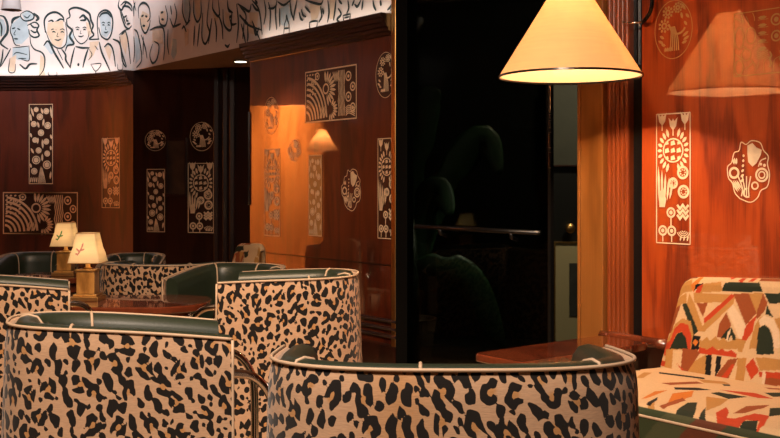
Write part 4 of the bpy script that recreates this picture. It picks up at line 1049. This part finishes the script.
def table_lamp(loc, label, tint, power):
    t = empty('table_lamp', loc); tag(t, label, 'lamp', 'small shaded table lamps')
    m_ = MB(); m_.box(-.072, .072, -.072, .072, 0.001, .024); m_.build('base', M_BRASS, t, bevel=.003)
    m_ = MB(); m_.box(-.060, .060, -.060, .060, .0245, .036); m_.build('plinth', M_BLOCK, t, bevel=.003)
    m_ = MB(); m_.box(-.046, .046, -.046, .046, .0365, .15); m_.build('block', M_BLOCK, t, bevel=.004)
    m_ = MB(); m_.box(-.052, .052, -.052, .052, .1505, .160); m_.build('cap', M_BRASS, t, bevel=.002)
    m_ = MB(); m_.lathe([(.001, .1605), (.03, .1605), (.012, .172), (.011, .23), (.001, .23)], (0, 0, 0), 20); m_.build('stem', M_BRASS, t, smooth=True)
    a, b_, z0, z1 = .083, .048, .195, .345
    def sq(h_, z, cr=.18, n=4):
        out_ = []
        for (sx, sy, a0) in ((1, 1, 0), (-1, 1, 90), (-1, -1, 180), (1, -1, 270)):
            r_ = h_ * cr
            for k in range(n + 1):
                an = math.radians(a0 + 90 * k / n); out_.append((sx * (h_ - r_) + r_ * math.cos(an), sy * (h_ - r_) + r_ * math.sin(an), z))
        return out_
    rings = [sq(a, z0), sq(a * .80 + b_ * .20 - .003, z0 + .045), sq((a + b_) / 2 - .003, (z0 + z1) / 2), sq(b_, z1)]; n = len(rings[0])
    v = [q for g in rings for q in g]; f = []
    for i in range(3):
        for j in range(n): f.append((i * n + j, i * n + (j + 1) % n, (i + 1) * n + (j + 1) % n, (i + 1) * n + j))
    sh = mesh_obj('lamp_shade', v, f, M_SHADES, t)
    sd = sh.modifiers.new('t', 'SOLIDIFY'); sd.thickness = .0012
    m_ = MB()
    m_.tube(sq(a + .001, z0) + [sq(a + .001, z0)[0]], .0018, 6); m_.tube(sq(b_ + .001, z1) + [sq(b_ + .001, z1)[0]], .0018, 6)
    m_.build('shade_trim', M_BRASS, sh)
    # painted flower sprig on the camera-side panel of the shade
    d = Draw()
    for (x0, y0, x1, y1) in ((-.02, .02, .02, .10), (0, .05, -.03, .08), (.0, .06, .035, .075), (-.01, .035, -.035, .04), (.01, .075, .02, .12)): d.leaf(x0, y0, x1, y1, .012)
    fy = lambda z: -(a + (b_ - a) * z / (z1 - z0)) - .0006
    mesh_obj('painted_sprig', [(x * .7 - .02, fy(.02 + y * .7) , z0 + .02 + y * .7) for (x, y) in d.v], d.f, tint, sh)
    m_ = MB(); m_.lathe([(.001, .225), (.014, .23), (.022, .26), (.014, .285), (.001, .29)], (0, 0, 0), 16); m_.build('bulb', M_GLOW, t, smooth=True)
    ld = bpy.data.lights.new('bulb_light', 'POINT'); ld.energy = power; ld.color = (1, .72, .45); ld.shadow_soft_size = .02
    o = bpy.data.objects.new('bulb_light', ld); COL.objects.link(o); o.parent = t; o.location = (0, -.0, .27)
    return t
M_SPRIGP = mat('pink_sprig', (.55, .25, .22), .8); M_SPRIGG = mat('green_sprig', (.10, .28, .08), .8)
table_lamp((px_x(88, 5.12), 5.12, .66), 'nearer small table lamp with a glowing cream shade and amber block base', M_SPRIGP, 20)
table_lamp((px_x(66, 6.5), 6.5, .66), 'farther small table lamp, half hidden behind the nearer one', M_SPRIGG, 14)

# ------------------------------------------------------------------ sofas in printed fabric
def inpoly(x, y, poly):
    r = np.zeros(x.shape, bool); n = len(poly)
    for i in range(n):
        x0, y0 = poly[i]; x1, y1 = poly[(i + 1) % n]
        if y0 == y1: continue
        c = ((y0 > y) != (y1 > y)) & (x < (x1 - x0) * (y - y0) / (y1 - y0) + x0); r ^= c
    return r
def lin(r, g, b): return tuple(((c / 255) / 12.92 if c / 255 <= .04045 else ((c / 255 + .055) / 1.055) ** 2.4) for c in (r, g, b))
CC = dict(C=lin(215, 185, 138), T=lin(185, 138, 72), R=lin(148, 76, 34), O=lin(190, 66, 28), G=lin(30, 42, 26), K=lin(16, 14, 12), W=lin(225, 203, 165), B=lin(110, 62, 30), Y=lin(205, 120, 40))
c1 = crop(640, 265, 5.15); c2 = crop(630, 340, 4.467)
BACKP = [
 ('T', c1, [(150, 150), (240, 145), (240, 200), (140, 198)]), ('T', c1, [(275, 150), (470, 165), (440, 205), (280, 200)]), ('T', c1, [(180, 70), (270, 75), (270, 140), (165, 140)]),
 ('T', c1, [(330, 105), (420, 100), (425, 150), (310, 150)]), ('R', c1, [(155, 200), (210, 200), (155, 345), (128, 340), (135, 290)]), ('G', c1, [(215, 200), (250, 203), (300, 345), (275, 365), (262, 340)]),
 ('T', c1, [(240, 200), (255, 150), (285, 215), (325, 330), (300, 345)]), ('R', c1, [(290, 203), (348, 203), (325, 275)]), ('T', c1, [(330, 310), (490, 175), (480, 215), (330, 350), (300, 345)]),
 ('O', c1, [(328, 285), (470, 163), (492, 175), (330, 310)]), ('R', c1, [(480, 165), (560, 165), (600, 265), (545, 325)]), ('W', c1, [(480, 215), (545, 325), (520, 410), (450, 250)]),
 ('R', c1, [(395, 378), (410, 310), (445, 255), (470, 320), (430, 380)]), ('G', c1, [(440, 105), (615, 115), (635, 165), (420, 150)]), ('G', c1, [(640, 170), (730, 175), (730, 225), (665, 222)]),
 ('T', c1, [(560, 165), (635, 170), (600, 265)]), ('R', c1, [(635, 170), (657, 220), (640, 260), (600, 300), (598, 268)]), ('O', c1, [(545, 325), (600, 275), (578, 360), (535, 415), (520, 410)]), ('G', c1, [(655, 230), (685, 290), (645, 272)]),
 ('T', c1, [(560, 440), (590, 330), (615, 290), (640, 280), (620, 330), (600, 440)]), ('W', c1, [(610, 300), (640, 280), (690, 300), (715, 360), (722, 440), (690, 440), (680, 360), (650, 325), (620, 330)]),
 ('G', c1, [(598, 440), (612, 340), (640, 325), (668, 345), (685, 400), (690, 470), (600, 470)]), ('T', c1, [(690, 300), (730, 290), (730, 400), (715, 350)]),
 ('T', c1, [(98, 300), (112, 270), (125, 310), (132, 370), (150, 345), (180, 300), (220, 276), (262, 295), (274, 360), (262, 438), (240, 438), (95, 438)]),
 ('O', c1, [(90, 315), (104, 305), (116, 350), (128, 395), (150, 385), (175, 325), (210, 298), (248, 312), (266, 370), (258, 445), (235, 445), (235, 380), (215, 345), (185, 355), (165, 400), (140, 445), (118, 470), (100, 445), (88, 390)]),
 ('G', c1, [(148, 432), (170, 390), (190, 355), (215, 347), (238, 380), (246, 436)]), ('K', c1, [(272, 368), (312, 370), (302, 440), (262, 440)]), ('Y', c1, [(270, 402), (285, 384), (300, 402), (285, 420)]),
 ('G', c1, [(415, 385), (445, 345), (470, 330), (500, 395), (480, 400), (470, 370), (455, 395)]), ('W', c1, [(470, 335), (450, 400), (440, 400), (455, 350)]),
 ('T', c1, [(305, 380), (318, 396), (345, 376), (362, 396), (390, 374), (408, 396), (430, 380), (455, 404), (480, 394), (500, 400), (520, 440), (305, 440)]),
 ('O', c2, [(305, 60), (312, 34), (345, 46), (368, 32), (390, 50), (412, 44), (432, 58), (452, 50), (478, 68), (474, 84)]), ('K', c2, [(340, 70), (366, 70), (360, 165), (333, 160)]), ('K', c2, [(385, 75), (410, 78), (402, 130), (378, 165)]),
 ('T', c2, [(264, 110), (340, 66), (334, 160), (258, 152)]), ('R', c2, [(235, 40), (300, 45), (312, 62), (252, 150), (226, 128)]), ('O', c2, [(208, 105), (238, 130), (240, 148)]), ('R', c2, [(378, 165), (440, 90), (482, 85), (440, 172)]),
 ('O', c2, [(405, 168), (455, 110), (470, 112), (432, 172)]), ('T', c2, [(153, 38), (192, 42), (186, 142), (148, 132)]), ('T', c2, [(470, 0), (520, 10), (500, 60), (482, 60)]), ('T', c2, [(482, 85), (520, 85), (510, 185), (470, 180)]),
 ('T', c2, [(560, 82), (680, 95), (680, 140), (580, 140)]), ('O', c2, [(515, 122), (550, 85), (577, 142), (540, 178)]), ('O', c2, [(577, 145), (680, 150), (680, 178), (575, 168)]), ('W', c2, [(590, 142), (606, 142), (606, 200), (590, 196)]),
 ('R', c2, [(606, 170), (680, 178), (680, 208), (600, 198)]), ('O', c2, [(116, 92), (153, 95), (150, 120), (110, 116)]), ('W', c2, [(110, 116), (128, 118), (126, 134), (106, 132)]),
 ('Y', c1, [(262, 110), (318, 52), (322, 70), (276, 146)]), ('B', c1, [(240, 54), (304, 52), (290, 68), (216, 70)]), ('K', c1, [(278, 138), (290, 106), (330, 102)]), ('O', c1, [(284, 150), (296, 122), (330, 104), (310, 150)]),
 ('O', c1, [(503, 105), (522, 80), (546, 82), (530, 108)]), ('O', c1, [(558, 108), (578, 82), (602, 85), (580, 112)]), ('R', c1, [(618, 84), (730, 95), (730, 118), (612, 110)]), ('O', c1, [(448, 55), (476, 57), (492, 75), (468, 92)]),
]
SEATP = [
 ('T', c2, [(25, 182), (62, 154), (98, 154), (60, 182)]), ('K', c2, [(130, 150), (330, 172), (335, 182), (130, 158)]), ('R', c2, [(140, 205), (300, 195), (330, 205), (180, 214)]), ('Y', c2, [(190, 250), (285, 240), (275, 266), (165, 292)]), ('T', c2, [(300, 182), (420, 190), (450, 205), (330, 200)]),
 ('G', c2, [(360, 250), (395, 246), (525, 268), (440, 277)]), ('K', c2, [(195, 224), (300, 226), (365, 236), (300, 238), (200, 234)]), ('O', c2, [(400, 234), (560, 248), (640, 275), (570, 272)]), ('T', c2, [(340, 265), (440, 278), (405, 302), (340, 322)]),
 ('R', c2, [(132, 296), (235, 268), (250, 280), (150, 304)]), ('T', c2, [(60, 302), (112, 268), (104, 322)]), ('K', c2, [(70, 285), (125, 262), (120, 275), (90, 290)]), ('Y', c2, [(45, 270), (110, 240), (170, 236), (90, 262)]),
 ('G', c2, [(175, 348), (205, 315), (258, 288), (300, 288), (292, 325), (255, 356), (215, 375)]), ('G', c2, [(288, 358), (320, 325), (338, 308), (332, 395), (292, 385)]), ('O', c2, [(384, 330), (430, 310), (442, 330), (432, 352), (470, 355), (560, 338), (622, 350), (600, 385), (560, 400), (578, 370), (520, 362), (460, 390), (410, 400), (388, 372)]),
 ('G', c2, [(470, 388), (510, 366), (572, 366), (560, 406), (480, 406)]), ('R', c2, [(460, 336), (520, 308), (625, 304), (600, 316), (510, 336)]), ('G', c2, [(625, 318), (690, 316), (690, 346), (620, 352)]), ('R', c2, [(600, 215), (680, 218), (680, 226), (620, 224)]),
 ('K', c2, [(410, 205), (445, 206), (450, 214), (420, 214)]), ('G', c2, [(600, 245), (690, 240), (690, 262), (640, 266)]), ('C', c2, [(560, 280), (620, 282), (600, 296)]),
]
def printed(name, V, faces, cols, parent):
    o = mesh_obj(name, V, faces, M_PRINTED, parent, True)
    c = np.ones((len(V), 4), np.float32); c[:, :3] = cols
    at = o.data.color_attributes.new('print', 'FLOAT_COLOR', 'POINT'); at.data.foreach_set('color', c.ravel()); return o
def grid_faces(nr, nc):
    i = np.arange(nr * nc).reshape(nr, nc)
    return np.stack([i[:-1, :-1].ravel(), i[:-1, 1:].ravel(), i[1:, 1:].ravel(), i[1:, :-1].ravel()], 1).tolist()
# frame of the near sofa: origin at the crease's left end; x along the wall towards the camera, y out of the wall, z up
SOX = np.array([1.23, 4.64]); 
HB = .41; LEAN = .125
def to_sofa(px, py, plane):
    dirv = np.array([(px - CX) / F, 1, (HY - py) / F]); o = np.array([0, 0, EYE]); org = np.array([*SOX, .41])
    ax = np.array([*U, 0]); 
    if plane == 'back':
        up = np.array([*(-N * LEAN), HB]); up /= np.linalg.norm(up)
        M = np.column_stack([ax, up, -dirv]); r = np.linalg.solve(M, o - org); return (r[0], r[1])
    ay = np.array([*N, 0]); M = np.column_stack([ax, ay, -dirv]); r = np.linalg.solve(M, o - org); return (r[0], r[1])
def pattern(kind, x, y, seed=0):
    polys = BACKP if kind == 'back' else SEATP
    col = np.tile(np.array(CC['C']), (x.size, 1)); xf, yf = x.ravel(), y.ravel()
    per = .70
    for k in (-1, 0, 1, 2):
        xx = xf - per * k
        for (c, cr, pts) in polys:
            pp = [to_sofa(*cr(p), kind) for p in pts]
            if k != 0: pp = [(a, b) for a, b in pp]
            m = inpoly(xx, yf, pp); col[m] = CC[c]
    return col * np.array([.80, .76, .80])
def make_sofa(loc, rz, L, label, seed=0, depth=.72, step=.0035, shift=0.0):
    root = empty('patterned_sofa', (*loc, 0), rz); tag(root, label, 'sofa')
    # back: profile over the top
    up = np.array([-LEAN, HB]); hl = np.linalg.norm(up); 
    prof = [(0.0, -.10), (0, 0), (-LEAN * .86, HB * .86)]
    for k in range(1, 8):
        a = PI * k / 7; prof.append((-LEAN * .86 - .036 + .036 * math.cos(a), HB * .86 + .058 * math.sin(a)))
    prof += [(-.185, .1), (-.185, -.25)]
    pts = [np.array(p) for p in prof]; s = [0]
    for a, b in zip(pts, pts[1:]): s.append(s[-1] + np.linalg.norm(b - a))
    fine = np.arange(0, s[-1], step * 1.2); P = np.array([[np.interp(t, s, [p[i] for p in pts]) for i in (0, 1)] for t in fine])
    xs = np.arange(0, L + step, step * 1.2)
    X, T = np.meshgrid(xs, fine); Yc = np.repeat(P[:, 0][:, None], len(xs), 1); Zc = np.repeat(P[:, 1][:, None], len(xs), 1)
    # soften the ends: the top corner is rounded off and the side leans in
    e = np.clip(X / .10, 0, 1); e2 = np.clip((L - X) / .10, 0, 1); rnd_ = np.minimum(np.sqrt(1 - (1 - e) ** 2), np.sqrt(1 - (1 - e2) ** 2))
    hgt = np.clip(Zc / HB, 0, 1)
    Z2 = np.where(Zc > 0, Zc * (1 - .13 * (1 - rnd_)), Zc); Z2 += .03 * np.clip(X / .6, 0, 1) * hgt
    mid = -.11; thick = .55 + .45 * rnd_; Y2 = mid + (Yc - mid) * thick
    X2 = X + .06 * hgt * np.exp(-X / .15)
    V = np.column_stack([X2.ravel(), Y2.ravel(), (Z2 + .41).ravel()])
    col = pattern('back', X2 + shift, T - .10)
    fc = grid_faces(len(fine), len(xs)); nr, nc = len(fine), len(xs)
    fc.append([i * nc for i in range(nr)][::-1]); fc.append([i * nc + nc - 1 for i in range(nr)])
    printed('backrest', V, fc, col, root)
    # seat cushion
    prof = [(-.02, .0)]; prof += [(t, .012 * math.sin(PI * t / depth)) for t in np.linspace(0.05, depth - .05, 8)]
    for k in range(1, 7):
        a = PI / 2 * k / 6; prof.append((depth - .05 + .05 * math.sin(a), -.045 + .045 * math.cos(a)))
    prof += [(depth, -.13)]
    pts = [np.array(p) for p in prof]; s = [0]
    for a, b in zip(pts, pts[1:]): s.append(s[-1] + np.linalg.norm(b - a))
    fine = np.arange(0, s[-1], step * 1.3); P = np.array([[np.interp(t, s, [p[i] for p in pts]) for i in (0, 1)] for t in fine])
    X, T = np.meshgrid(xs, fine); Yc = np.repeat(P[:, 0][:, None], len(xs), 1); Zc = np.repeat(P[:, 1][:, None], len(xs), 1)
    e = np.clip(X / .05, 0, 1); Z2 = Zc - .03 * (1 - np.sqrt(1 - (1 - e) ** 2))
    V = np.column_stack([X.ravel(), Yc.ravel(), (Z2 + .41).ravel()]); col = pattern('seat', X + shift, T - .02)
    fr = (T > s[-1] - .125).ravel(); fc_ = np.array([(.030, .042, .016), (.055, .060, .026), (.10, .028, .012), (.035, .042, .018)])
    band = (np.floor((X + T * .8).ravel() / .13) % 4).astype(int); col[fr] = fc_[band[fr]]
    fc = grid_faces(len(fine), len(xs)); nr, nc = len(fine), len(xs)
    b0 = len(V); V = np.vstack([V, [[0, -.02, .28], [L, -.02, .28]]]); col = np.vstack([col, [CC['G'], CC['G']]])
    fc.append([b0] + [i * nc for i in range(nr)]); fc.append([b0 + 1] + [i * nc + nc - 1 for i in range(nr)][::-1])
    o = printed('seat_cushion', V, fc, col, root)
    bs = MB(); bs.box(.01, L - .01, -.16, depth - .015, .05, .279); bs.build('base', MATS['sofa_base'], root, bevel=.012)
    for (x, y) in ((.06, -.12), (L - .06, -.12), (.06, depth - .08), (L - .06, depth - .08)):
        lg = MB(); lg.tube([(x, y, 0), (x, y, .05)], .02, 12); lg.build('leg', M_IRON, root)
    pp = MB(); pp.tube([(x, depth + .001, .41 - .04) for x in (0.03, L / 2, L - .03)], .005, 8); pp.build('piping', M_PIPE, root)
    return root
mat('sofa_base', (.035, .040, .018), .8, var=.4, bscale=14)
# local x -> U, local y -> N : rotation that maps +x to U gives +y = (cos TH, sin TH) = -N, so mirror by placing from the other end
def make_sofa_world(origin, L, label, udir, **k):
    r = make_sofa((0, 0), 0, L, label, **k)
    return r
sofa = make_sofa((float(SOX[0]), float(SOX[1])), 0, 1.7, 'large sofa with bold geometric print against the orange wall')
# use an explicit handed frame (x along U, y along N); mirrored frames are baked into the meshes
def bake_frame(root, ax, ay, org):
    for ch in root.children:
        n = len(ch.data.vertices); a = np.empty(n * 3); ch.data.vertices.foreach_get('co', a); a = a.reshape(-1, 3)
        q = a * np.array([[-1.0, 1.0, 1.0]])
        ch.data.vertices.foreach_set('co', q.ravel())
        ch.data.flip_normals()
        ch.data.update()
    root.location = (org[0], org[1], 0); root.rotation_euler = (0, 0, math.atan2(-ax[1], -ax[0]))
bake_frame(sofa, U, N, SOX)
# small patterned armchair by the far end of the glossy wall
so2 = make_sofa((0, 0), 0, .50, 'small print-covered seat beside the alcove, behind the middle chair', depth=.42, step=.007, shift=.25)
so2.name = 'small_armchair'; so2['category'] = 'armchair'
aa = math.radians(-58); bake_frame(so2, (math.cos(aa), math.sin(aa)), (math.cos(aa - PI / 2), math.sin(aa - PI / 2)), (-1.27, 7.35))
